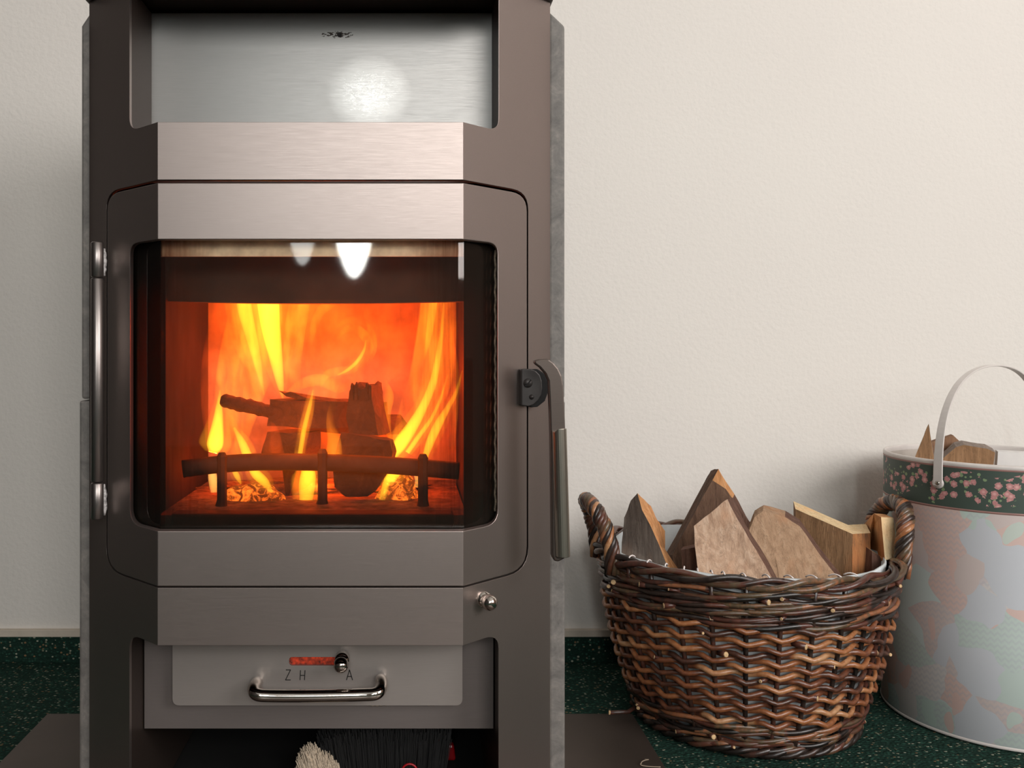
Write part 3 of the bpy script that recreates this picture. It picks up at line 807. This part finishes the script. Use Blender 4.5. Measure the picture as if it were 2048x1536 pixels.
flame([(780, 880, 4), (772, 830, 10), (778, 790, 10), (770, 760, 2)], 1.10, 'o', .8)
flame([(560, 800, 2), (600, 770, 10), (640, 760, 13), (680, 775, 12), (700, 765, 3)], 1.075, 'o', .8)
flame([(700, 800, 2), (716, 740, 10), (742, 700, 12), (735, 660, 12), (700, 640, 8), (672, 655, 3)], 1.14, 'o', .5)
flame([(575, 790, 2), (568, 740, 6), (575, 690, 8), (590, 640, 9), (596, 560, 9)], 1.12, 'o', .4)
flame([(520, 800, 3), (506, 760, 8), (500, 710, 10), (476, 660, 10), (470, 610, 12), (466, 560, 12)], 1.125, 'm', .4)
flame([(560, 935, 14), (545, 900, 22), (540, 860, 16), (520, 840, 5)], 1.05, 'r', 1)
# right group
flame([(800, 905, 8), (822, 860, 12), (842, 812, 11), (852, 760, 10), (860, 710, 9), (870, 650, 8), (880, 600, 8), (884, 560, 7)], 1.10, 'm', .5)
flame([(826, 912, 6), (850, 862, 9), (872, 815, 8), (896, 770, 7), (906, 720, 5), (908, 680, 1)], 1.09, 'm', .5)
flame([(790, 925, 10), (812, 880, 30), (840, 820, 42), (862, 750, 44), (872, 680, 42), (876, 620, 38), (878, 560, 36)], 1.12, 'o', .5)
flame([(784, 915, 8), (800, 888, 14), (826, 850, 12), (848, 810, 9), (866, 765, 8), (876, 715, 6), (884, 660, 4), (888, 600, 2)], 1.06, 'y', .4)
flame([(850, 915, 6), (862, 880, 9), (876, 850, 9), (894, 818, 6), (912, 785, 4), (925, 740, 1)], 1.05, 'y', .5)
flame([(815, 905, 5), (838, 872, 5), (862, 838, 4), (880, 800, 3), (895, 750, 1)], 1.07, 'y', .6)
flame([(848, 720, 1), (856, 680, 6), (862, 640, 8), (866, 600, 9), (866, 560, 8)], 1.10, 'y', .25)
flame([(905, 900, 4), (908, 820, 9), (910, 750, 9), (904, 690, 6), (900, 640, 1)], 1.04, 'o', .8)
# behind the guard openings
flame([(428, 985, 7), (427, 965, 10), (424, 945, 8), (424, 930, 3)], 1.05, 'w', .4)
flame([(544, 985, 3), (530, 965, 9), (512, 948, 10), (500, 930, 6), (492, 915, 1)], 1.032, 'y', .5)
flame([(482, 968, 2), (474, 952, 6), (466, 938, 4)], 1.032, 'y', .5)
flame([(612, 1000, 14), (614, 970, 17), (616, 945, 15), (610, 920, 6)], 1.045, 'y', .4)
flame([(592, 998, 6), (592, 965, 8), (596, 935, 3)], 1.04, 'o', 1)
flame([(764, 1000, 7), (772, 975, 9), (782, 955, 12), (798, 935, 10), (806, 915, 3)], 1.046, 'y', .5)
flame([(833, 975, 4), (834, 958, 5), (828, 945, 3)], 1.046, 'w', .5)
flame([(655, 990, 2), (652, 965, 5), (656, 945, 3)], 1.05, 'o', 1)

flame([(640, 1000, 40), (640, 960, 230), (645, 860, 262), (650, 740, 250), (650, 640, 200), (650, 600, 60)], .985, 'h', .07)  # no tongue: faint glowing sheet added as glare over logs and guard
def lamp(px, py, D, e, col, r=.03):
    l = bpy.data.lights.new('fire_light', 'POINT'); l.energy = e; l.color = col; l.shadow_soft_size = r
    o = bpy.data.objects.new('fire_light', l); C.objects.link(o); o.location = P(px, py, D); return o
FC = (1, .085, .008)
lamp(540, 690, 1.11, 1.0, FC); lamp(860, 740, 1.09, 1.1, FC); lamp(640, 640, 1.10, 1.3, FC); lamp(640, 960, 1.09, .5, FC, .012)
lamp(600, 840, 1.005, .26, (1, .2, .03), .02); lamp(440, 930, 1.09, .25, FC, .012); lamp(815, 930, 1.09, .5, FC, .012)

# ---------------------------------------------------------------- hearth plate
c0, c1 = P(95, 1426, 0), 0
DP = 1800*(.55-.003)/(1427-690)
obj0 = obj('hearth_plate', *box(P(95, 0, DP).x, P(1265, 0, DP).x, .30, DP, 0, .003), M_PLATE, bevel=.001)
tag(obj0, 'flat dark metal hearth plate lying on green carpet under the stove', 'hearth plate')

# ---------------------------------------------------------------- hand brush and red grip in the lower opening
BZ = .008
br = empty('hand_brush', (P(760, 0, 1.12).x, 1.12, BZ), 'hand brush with black and cream bristles in the compartment below the ash drawer', 'brush')
def bristles(name, px0, px1, n, mat, zfun, ya=1.075, yb=1.16):
    V, F = [], []
    for i in range(n):
        px = random.uniform(px0, px1); y = random.uniform(ya, yb)
        b = P(px, 0, 1.11); h = zfun(px)*random.uniform(.8, 1.06)
        lean = (px-760)/130*.012
        p0 = Vector((b.x*.98+.003, y, BZ+.002)); p1 = Vector((b.x+lean+random.uniform(-.005, .005), y+random.uniform(-.003, .003), BZ+h))
        s = .0007
        k = len(V)
        V += [p0+Vector((-s, 0, 0)), p0+Vector((s, 0, 0)), p0+Vector((0, s*1.5, 0)), p1+Vector((-s*.6, 0, 0)), p1+Vector((s*.6, 0, 0)), p1+Vector((0, s, 0))]
        F += [(k, k+1, k+4, k+3), (k+1, k+2, k+5, k+4), (k+2, k, k+3, k+5), (k+3, k+4, k+5), (k, k+2, k+1)]
    o = obj(name, V, F, mat, br); o['kind'] = 'stuff'; return o
M_BB = plain('black_bristle', (13, 12, 12), .6, 0, .3, 200); M_BC = plain('cream_bristle', (196, 178, 156), .8, 0, .15, 300)
def bh(px):
    t = min(1, max(0, (px-628)/110)); return (.052+.027*math.sin(t*PI/2))
obj('bristle_block', *box(P(670, 0, 1.11).x, P(868, 0, 1.11).x, 1.07, 1.15, BZ, BZ+.02), M_BLACK, br)
bristles('black_bristles', 655, 878, 5200, M_BB, bh)
bristles('cream_bristles', 628, 690, 1600, M_BC, lambda px: (.054+(px-628)/17*.013) if px < 645 else .067-(px-645)/45*.024, 1.05, 1.075)
M_REDP = plain('red_plastic', (150, 16, 24), .3, 0, .05)
dp = empty('dustpan_grip', (P(860, 0, 1.05).x, 1.05, BZ), 'dark red plastic dustpan grip with hanging ring beside the brush', 'dustpan')
c = P(819, 1543, 1.02); tor = [c+Vector((math.cos(2*PI*i/28)*.0085, 0, math.sin(2*PI*i/28)*.0085)) for i in range(28)]
obj('hanging_ring', *tube(tor, .0012, 8, closed=True), M_REDP, dp, smooth=True)
V = [P(874, 1492, 1.17), P(908, 1490, 1.17), P(912, 1640, 1.17), P(868, 1640, 1.17)]
V = [Vector((v.x, v.y, max(v.z, BZ+.001))) for v in V]; V += [v+Vector((0, .012, 0)) for v in V]
obj('grip', V, [(0, 1, 2, 3), (4, 5, 6, 7), (0, 1, 5, 4), (1, 2, 6, 5), (2, 3, 7, 6), (3, 0, 4, 7)], M_REDP, dp, bevel=.003)
# link between ring and grip along the floor of the compartment
obj('pan_edge', *tube([c+Vector((0, 0, -.0085)), Vector((c.x+.01, 1.06, BZ+.006)), Vector((P(885, 0, 1.17).x, 1.165, BZ+.006))], .003, 8), M_REDP, dp, smooth=True)

# ---------------------------------------------------------------- wicker basket
BX, BY = .497, 1.337; RIMZ = .244; NS = 30
def rad(z):
    pr = [(0, .149), (.03, .159), (.096, .181), (.17, .198), (.235, .2065), (.30, .211)]
    for (z0, r0), (z1, r1) in zip(pr, pr[1:]):
        if z <= z1: return r0+(r1-r0)*(z-z0)/(z1-z0)
    return pr[-1][1]
def BP(th, z, dr=0):
    r = rad(z); return Vector((BX+(r+dr)*math.cos(th), BY+(r*.945+dr)*math.sin(th), z))
basket = empty('wicker_basket', (BX, BY, 0), 'brown willow basket with twisted loop handles full of firewood logs', 'basket')
def tubet(pts, r, sides, tones, closed=False):
    V, F = tube(pts, r, sides, closed); T = []
    for t in tones: T += [t]*sides
    return V, F, T
def rod(name, pts, r, tones, mat, sides=6, closed=False, parent=basket):
    V, F, T = tubet(pts, r, sides, tones, closed)
    return obj(name, V, F, mat, parent, smooth=True, tones=T)
rnd = random.Random(3)
for i in range(NS):
    th = 2*PI*i/NS
    zs_ = [.012+.232*k/10 for k in range(11)]
    t0 = rnd.uniform(0, .5)
    rod('stake', [BP(th, z, -.001) for z in zs_], .0034, [t0]*11, M_WICKD)
z = .052; k = 0
while z < .186:
    n = NS*6; pts, tn, rr = [], [], []
    ph = k % 2
    sd = [rnd.uniform(.15, .95) for _ in range(NS)]
    rk = rnd.uniform(.0034, .0041)
    for j in range(n):
        s = j/6; th = 2*PI*s/NS
        fr_ = s % 1
        zg = (fr_/.62 if fr_ < .62 else (1-fr_)/.38)
        dr = .0058*math.cos(PI*(s+ph))
        wob = .0012*noise.noise(Vector((s*.7, k*3.1, 0)))
        pts.append(BP(th, z+.0056*zg-.0028+wob, dr)); seg = int((s+ph+.5)//2) % NS
        tn.append(sd[seg]); rr.append(rk*(1+.12*noise.noise(Vector((s*.5, k, 7)))))
    rod('weaver', pts, rr, tn, M_WICK, 6, True)
    z += .0088; k += 1
# waling bands: pairs of rods twisting round each other
def wale(z0, zn, dz, r, seedv, mat, cnt=None, amp=.004):
    rg = random.Random(seedv)
    for a in range(zn):
        for h in range(2):
            n = NS*5; pts, tn = [], []
            sd = [rg.uniform(0, 1) for _ in range(12)]; p2 = rg.uniform(0, 6)
            for j in range(n):
                s = j/5; th = 2*PI*s/NS; an = PI*s*2/3+h*PI+a*1.1+p2
                pts.append(BP(th, z0+a*dz+amp*.75*math.sin(an)+.002*noise.noise(Vector((s*.3, a*5+h, seedv))), amp*math.cos(an)+.001))
                tn.append(sd[int(s/NS*12) % 12])
            rod('waling_rod', pts, [r*(1+.25*noise.noise(Vector((j*.05, a, h)))) for j in range(n)], tn, mat, 6, True)
wale(.014, 5, .0072, .0034, 5, M_WICKD, amp=.0036)
wale(.190, 7, .0068, .0034, 11, M_WICKD, amp=.0036)
# border plait: four thick rods spiralling
for h in range(5):
    n = 200; pts, tn = [], []
    sd = [rnd.uniform(.1, .9) for _ in range(10)]
    for j in range(n):
        s = j/n; th = 2*PI*s; an = 2*PI*s*5+h*PI*.4+1.2*math.sin(s*31+h)
        pts.append(BP(th, RIMZ+.0055*math.sin(an)+.004*noise.noise(Vector((s*9, h*.1, 0))), .0075*math.cos(an)))
        tn.append(sd[int(s*10) % 10])
    rod('border_rod', pts, [.0043*(1+.25*noise.noise(Vector((j*.06, h, 2)))) for j in range(n)], tn, M_WICKD, 7, True)
for h in range(3):   # foot border
    n = 170; pts, tn = [], []; sd = [rnd.uniform(0, .8) for _ in range(10)]
    for j in range(n):
        s = j/n; an = 2*PI*s*14+h*2*PI/3
        pts.append(BP(2*PI*s, .0095+.0045*math.sin(an), .005*math.cos(an)+.002)); tn.append(sd[int(s*10) % 10])
    rod('foot_rod', pts, .0042, tn, M_WICKD, 6, True)
# cut rod ends poking out
for i in range(34):
    th = rnd.uniform(PI*1.02, PI*2.02); zz = rnd.choice([rnd.uniform(.196, .232), rnd.uniform(.196, .232), rnd.uniform(.008, .03), rnd.uniform(.06, .18)])
    p = BP(th, zz, .004); tan = Vector((-math.sin(th), math.cos(th), rnd.uniform(-.3, .3)))*rnd.choice([-1, 1])
    out = Vector((math.cos(th), math.sin(th), 0))
    r = rnd.uniform(.002, .0042)
    d = (tan*.7+out*.7).normalized()
    L = rnd.uniform(.008, .016)
    rd = rod('cut_rod', [p-d*.008, p+d*L*.6], r, [.5, .5], M_WICKD, 8)
    e = p+d*L*.6
    obj('cut_tip', *tube([e-d*.0002, e+d*.0008], [r*.98, r*.8], 8), M_TIP, rd)
    rd['kind'] = 'part' if False else rd.get('kind', ''); del rd['kind']
# stray rod on the left, a twist of bast
rd = rod('stray_rod', [BP(PI*1.02, .022, -.004), Vector((P(1250, 1394, 1.34).x, 1.32, .012)), Vector((P(1217, 1391, 1.32).x, 1.31, .015))], .003, [.4]*3, M_WICKD, 8)
obj('cut_tip', *tube([Vector((P(1217, 0, 1.32).x, 1.31, .015)), Vector((P(1215, 0, 1.32).x-.0004, 1.31, .0152))], .0031, 8), M_TIP, rd)
# liner
prof = [(.133, .012), (.142, .03), (.165, .096), (.182, .17), (.192, .247), (.1895, .249), (.179, .17), (.162, .096), (.139, .033), (.001, .02), (.001, .012)]
V, F, _ = lathe(prof, (BX, BY, 0), 60); V = [(x, BY+(y-BY)*.945, z+(.003*noise.noise(Vector((x*25, y*25, 0))) if z > .24 else 0)) for x, y, z in V]
obj('liner', V, F, M_LINER, basket, smooth=True)
obj('woven_base', *lathe([(.001, .006), (.143, .006), (.143, .011), (.001, .011)], (BX, BY, 0), 40)[:2], M_BLACK, basket)
# thread stitches over the front rim
for px in (1262, 1297, 1330, 1367, 1393, 1421, 1443, 1484, 1530, 1576, 1622, 1668, 1700):
    X = None
    best = min((abs((BP(t, RIMZ).x/BP(t, RIMZ).y*1800+815)-px), t) for t in [PI+PI*i/400 for i in range(401)])[1]
    a = best; pts = []
    for q in range(7):
        an = PI*(.25+.42*q/6); pts.append(BP(a+.03*q/6-.01, RIMZ+.0138*math.sin(an), .0134*math.cos(an)*-1))
    obj('stitch', *tube(pts, .0010, 6), M_THREAD, basket, smooth=True)
# handles
def bhandle(thc, span, H, lean, label):
    h = bpy.data.objects.new('basket_handle', None); C.objects.link(h); h.parent = basket
    base = BP(thc, RIMZ); h.location = base-wpos(basket); h['label'] = label
    def arc(t):  # t 0..1
        th = thc+span*(2*t-1)
        e = math.sin(PI*t); hgt = e**.55*H if e > 0 else 0
        wd = math.cos(PI*t)
        p = BP(thc-span*math.copysign(abs(wd)**.8, wd)*1.0, RIMZ, .004+lean*e); p.z = RIMZ-.02+(H+.02)*e**.6 if e > 1e-6 else RIMZ-.02
        return p
    cen = [arc(i/60) for i in range(61)]
    for s in range(7):
        pts, tn = [], []; tt = rnd.uniform(.1, .95)
        for i, c_ in enumerate(cen):
            a = cen[max(i-1, 0)]; b = cen[min(i+1, 60)]; t = (b-a).normalized()
            out = Vector((math.cos(thc), math.sin(thc), 0)); u = (out-t*out.dot(t)).normalized(); v = t.cross(u)
            an = i/60*2*PI*4.2+s*2*PI/7; r = .0080+.0008*math.sin(i*1.3+s)
            pts.append(c_+u*math.cos(an)*r+v*math.sin(an)*r); tn.append(tt+.1*math.sin(i*.7+s))
        rod('twisted_rod', pts, .0040, tn, M_WICKD if s % 5 else M_WICK, 7, False, h)
bhandle(PI, .27, .074, .018, 'left handle loop seen nearly edge-on')
bhandle(-.10, .29, .074, .010, 'right handle loop beside the bin')

# ---------------------------------------------------------------- firewood in the basket
G = 'split logs in the wicker basket'
split_log('firewood_log', 'leftmost log in the basket, grey face with an orange-tan edge and pointed top', 'firewood',
          [(1275, 987, 1.290), (1262, 1000, 1.303), (1249, 1035, 1.318), (1243, 1085, 1.323), (1246, 1240, 1.298), (1352, 1240, 1.243), (1340, 1145, 1.250), (1318, 1090, 1.263), (1300, 1050, 1.273), (1284, 1020, 1.283),
           (1302, 1012, 1.318), (1314, 1040, 1.318), (1331, 1062, 1.323), (1330, 1098, 1.318), (1364, 1150, 1.288), (1372, 1240, 1.278)],
          [((0, 1, 2, 3, 4, 5, 6, 7, 8, 9), 0), ((0, 9, 8, 7, 6, 5, 15, 14, 13, 12, 11, 10), 1)],
          (0, 1, 2, 3, 4, 5, 15, 14, 13, 12, 11, 10), (.01, .04, -.01), [W_GREY, W_TAN], amp=.0012, group=G)
split_log('firewood_log', 'tallest log at the back of the basket, dark brown with a bare tan tip', 'firewood',
          [(1437, 937, 1.372), (1424, 960, 1.372), (1452, 978, 1.369), (1466, 998, 1.372), (1470, 988, 1.385), (1345, 1110, 1.365), (1350, 1240, 1.345), (1400, 1240, 1.345), (1462, 1000, 1.366), (1500, 1045, 1.40), (1480, 1240, 1.38)],
          [((0, 1, 2, 3, 4), 1), ((1, 5, 6, 7, 8, 3, 2), 0), ((8, 7, 10, 9), 2), ((3, 8, 9, 4), 2)],
          (0, 1, 5, 6, 7, 10, 9, 4), (.0, .035, -.008), [W_DARK, W_TAN, W_RED], amp=.0012, group=G)
split_log('firewood_log', 'large pale log with a slanting top at the front middle of the basket', 'firewood',
          [(1455, 998, 1.245), (1430, 1018, 1.242), (1388, 1052, 1.238), (1390, 1090, 1.225), (1398, 1145, 1.205), (1420, 1240, 1.170), (1590, 1240, 1.170), (1548, 1165, 1.195), (1512, 1100, 1.220), (1480, 1050, 1.235), (1475, 1110, 1.222)],
          [((k_, (k_+1) % 10, 10), 0) for k_ in range(10)], range(10), (.018, .030, -.004), [W_PALE, W_RED], [0, 0, 0, 0, 0, 0, 1, 1, 1, 1], amp=.0012, group=G)
split_log('firewood_log', 'brown-edged pale log leaning right behind the large front log', 'firewood',
          [(1526, 1022, 1.287), (1508, 1034, 1.282), (1497, 1062, 1.277), (1520, 1115, 1.262), (1560, 1190, 1.242), (1575, 1240, 1.227), (1720, 1240, 1.232), (1682, 1162, 1.257), (1640, 1110, 1.272), (1600, 1052, 1.287), (1570, 1034, 1.292), (1548, 1100, 1.266)],
          [((k_, (k_+1) % 11, 11), 0) for k_ in range(11)], range(11), (.012, .028, .004), [W_PALE2, W_RED], [0, 0, 0, 0, 0, 0, 1, 1, 1, 1, 0], amp=.0012, group=G)
split_log('firewood_log', 'thick squared log with cream top and orange bark end on the basket right', 'firewood',
          [(1591, 1018, 1.350), (1592, 1085, 1.345), (1640, 1240, 1.320), (1703, 1240, 1.285), (1705, 1068, 1.295),
           (1741, 1066, 1.310), (1741, 1150, 1.305), (1741, 1240, 1.300)],
          [((0, 1, 2, 3, 4), 0), ((4, 3, 7, 6, 5), 2)],
          (0, 1, 2, 3, 7, 6, 5, 4), (.016, .045, .004), [W_OAK, W_CREAM, W_BARK], [0, 0, 0, 0, 2, 0, 1, 1], amp=.0006, group=G)
split_log('firewood_log', 'small log with cream end inside the right basket handle', 'firewood',
          [(1762, 1034, 1.285), (1786, 1036, 1.29), (1794, 1118, 1.275), (1770, 1120, 1.27), (1738, 1060, 1.36), (1742, 1130, 1.34)],
          [((0, 1, 2, 3), 1), ((4, 0, 3, 5), 0)], (1, 2, 3, 5, 4, 0), (.004, .028, .0), [W_TAN, W_CREAM], amp=.0006, group=G)
split_log('firewood_log', 'short stub of wood low between the squared log and the right handle', 'firewood',
          [(1744, 1102, 1.290), (1768, 1118, 1.290), (1764, 1160, 1.280), (1745, 1200, 1.275)],
          [((0, 1, 2, 3), 0)], (0, 1, 2, 3), (-.002, .02, .004), [W_RED, W_CREAM], [1, 0, 0, 0], amp=.0006, group=G)
split_log('firewood_log', 'small dark log low between the left log and the large front log', 'firewood',
          [(1362, 1100, 1.275), (1398, 1092, 1.275), (1404, 1150, 1.265), (1400, 1240, 1.25), (1370, 1240, 1.262), (1366, 1150, 1.27)],
          [((0, 1, 2, 3, 4, 5), 0)], range(6), (.012, .03, -.002), [W_RED], amp=.001, group=G)

# ---------------------------------------------------------------- bin
NX, NY = .88, 1.35; NZ = .385
binn = empty('kindling_bin', (NX, NY, 0), 'round pastel printed bin with dark flowered band and white handle', 'bin')
def lat(name, prof, mat, parent=binn, n=72):
    V, F, UV = lathe(prof, (NX, NY, 0), n)
    # separate seam column so the print does not smear
    V2, F2, UV2 = [], [], []
    for i, (r, h) in enumerate(prof):
        for k in range(n+1):
            a = 2*PI*k/n; V2.append((NX+math.cos(a)*r, NY+math.sin(a)*r, h)); UV2.append((a*.148, h))
    for i in range(len(prof)-1):
        for k in range(n): F2.append((i*(n+1)+k, i*(n+1)+k+1, (i+1)*(n+1)+k+1, (i+1)*(n+1)+k))
    return obj(name, V2, F2, mat, parent, smooth=True, uvs=UV2)
bz0, bz1 = .3195, .378
lat('body', [(.148, 0.001), (.1505, .004), (.1495, .15), (.1475, bz0)], M_BIN)
lat('trim_line', [(.1477, bz0), (.1482, bz0+.001), (.1482, bz0+.0022), (.1477, bz0+.003)], M_BINLINE)
lat('flower_band', [(.1477, bz0+.003), (.147, bz1)], M_BAND)
lat('rim_line', [(.147, bz1), (.1475, bz1+.0012), (.147, bz1+.0026)], M_BINLINE)
lat('rim', [(.147, bz1+.0026), (.1478, bz1+.005), (.1468, bz1+.008), (.1445, bz1+.0085), (.1435, bz1+.006), (.1435, bz1)], M_BINW)
lat('inside_wall', [(.1435, bz1), (.1445, .2), (.146, .006), (.001, .005)], M_BININ)
lat('foot_seam', [(.1507, .0025), (.1515, .0045), (.1507, .0065)], M_BINW)
# bail handle
ph = PI+math.radians(31)
ax = Vector((math.cos(ph), math.sin(ph), 0)); pv = []
zp = P(0, 972, NY-.08).z
bail = []
for i in range(61):
    t = i/60; a = PI*t
    wdt = math.cos(a); e = math.sin(a)
    rr_ = .1525+.006*math.sin(PI*min(1, abs(wdt)))
    p = Vector((NX, NY, zp))+ax*(rr_*math.copysign(abs(wdt)**.85, wdt))
    p.z = zp+.168*e**.8
    bail.append(p)
V, F = [], []
side = Vector((-ax.y, ax.x, 0))
for i, p in enumerate(bail):
    a = bail[max(i-1, 0)]; b = bail[min(i+1, 60)]; t = (b-a).normalized(); nrm = t.cross(side).normalized()
    wd = .0065*(1-.35*math.sin(PI*i/60)); th = .0012
    for du, dn in ((-1, -1), (1, -1), (1, 1), (-1, 1)): V.append(p+side*wd*du+nrm*th*dn)
for i in range(60):
    for k in range(4): F.append((4*i+k, 4*i+(k+1) % 4, 4*i+4+(k+1) % 4, 4*i+4+k))
F += [(0, 1, 2, 3), (240, 241, 242, 243)]
obj('bail_handle', V, F, M_BINW, binn, smooth=False, bevel=.0008)
for s in (1, -1):
    c = Vector((NX, NY, zp+.004))+ax*s*.1525
    d = ax*s
    obj('rivet', *tube([c-d*.006, c+d*.0015, c+d*.0025], [.003, .003, .0018], 14), M_GRIP, binn, smooth=True)
    obj('handle_end', *tube([c-d*.0012, c+d*.0009], .0078, 20), M_BINW, binn, smooth=True)
# bin contents
split_log('kindling_piece', 'pointed upright wood wedge sticking out of the bin', 'firewood',
          [(1857, 849, 1.33), (1848, 872, 1.33), (1831, 912, 1.33), (1828, 1010, 1.33), (1868, 1010, 1.33), (1868, 912, 1.33), (1860, 872, 1.33)],
          [(tuple(range(7)), 0)], range(7), (.006, .010, 0), [W_OAK, W_GREY], [0, 0, 0, 0, 1, 1, 1], amp=.0006, cuts=2)
split_log('kindling_piece', 'brown board end just right of the pointed wedge in the bin', 'firewood',
          [(1864, 884, 1.375), (1906, 871, 1.375), (1924, 888, 1.375), (1924, 1000, 1.375), (1864, 1000, 1.375)],
          [(tuple(range(5)), 0)], range(5), (.006, .016, 0), [wood('kindling_brown', (110, 78, 58), (136, 102, 78), (156, 122, 96)), W_RED], amp=.0006, cuts=2)
split_log('kindling_piece', 'broad grey-topped wood chunk in the middle of the bin', 'firewood',
          [(1886, 916, 1.335), (1912, 894, 1.335), (1928, 890, 1.335), (1975, 897, 1.335), (1990, 905, 1.335), (1986, 935, 1.335), (1986, 1000, 1.335), (1886, 1000, 1.335)],
          [(tuple(range(8)), 0)], range(8), (.01, .022, .004), [W_OAK, W_GREY], [1, 1, 1, 1, 0, 0, 0, 0], amp=.0008, cuts=2)
split_log('paper_sheet', 'white folded paper lying at the right of the bin', 'paper',
          [(1996, 903, 1.34), (2075, 907, 1.34), (2080, 990, 1.33), (1990, 990, 1.33)],
          [((0, 1, 2, 3), 0)], range(4), (.0, .006, .002), [M_PAPER], amp=.0004, cuts=1)

# curl of wood shaving on the hearth plate
cp = P(1288, 1522, 1.18); cur = []
for i in range(30):
    a = -1.2+i*.24; r = .006 if i < 18 else .006+.0012*(i-18)
    cur.append(Vector((cp.x+math.cos(a)*r, 1.185-.0008*i, .0045+.003*(1+math.sin(a))*.5+.0)))
tag(obj('wood_shaving', *tube(cur, .0007, 6), M_CARD, smooth=True), 'tiny curled wood shaving on the dark hearth plate edge', 'shaving')
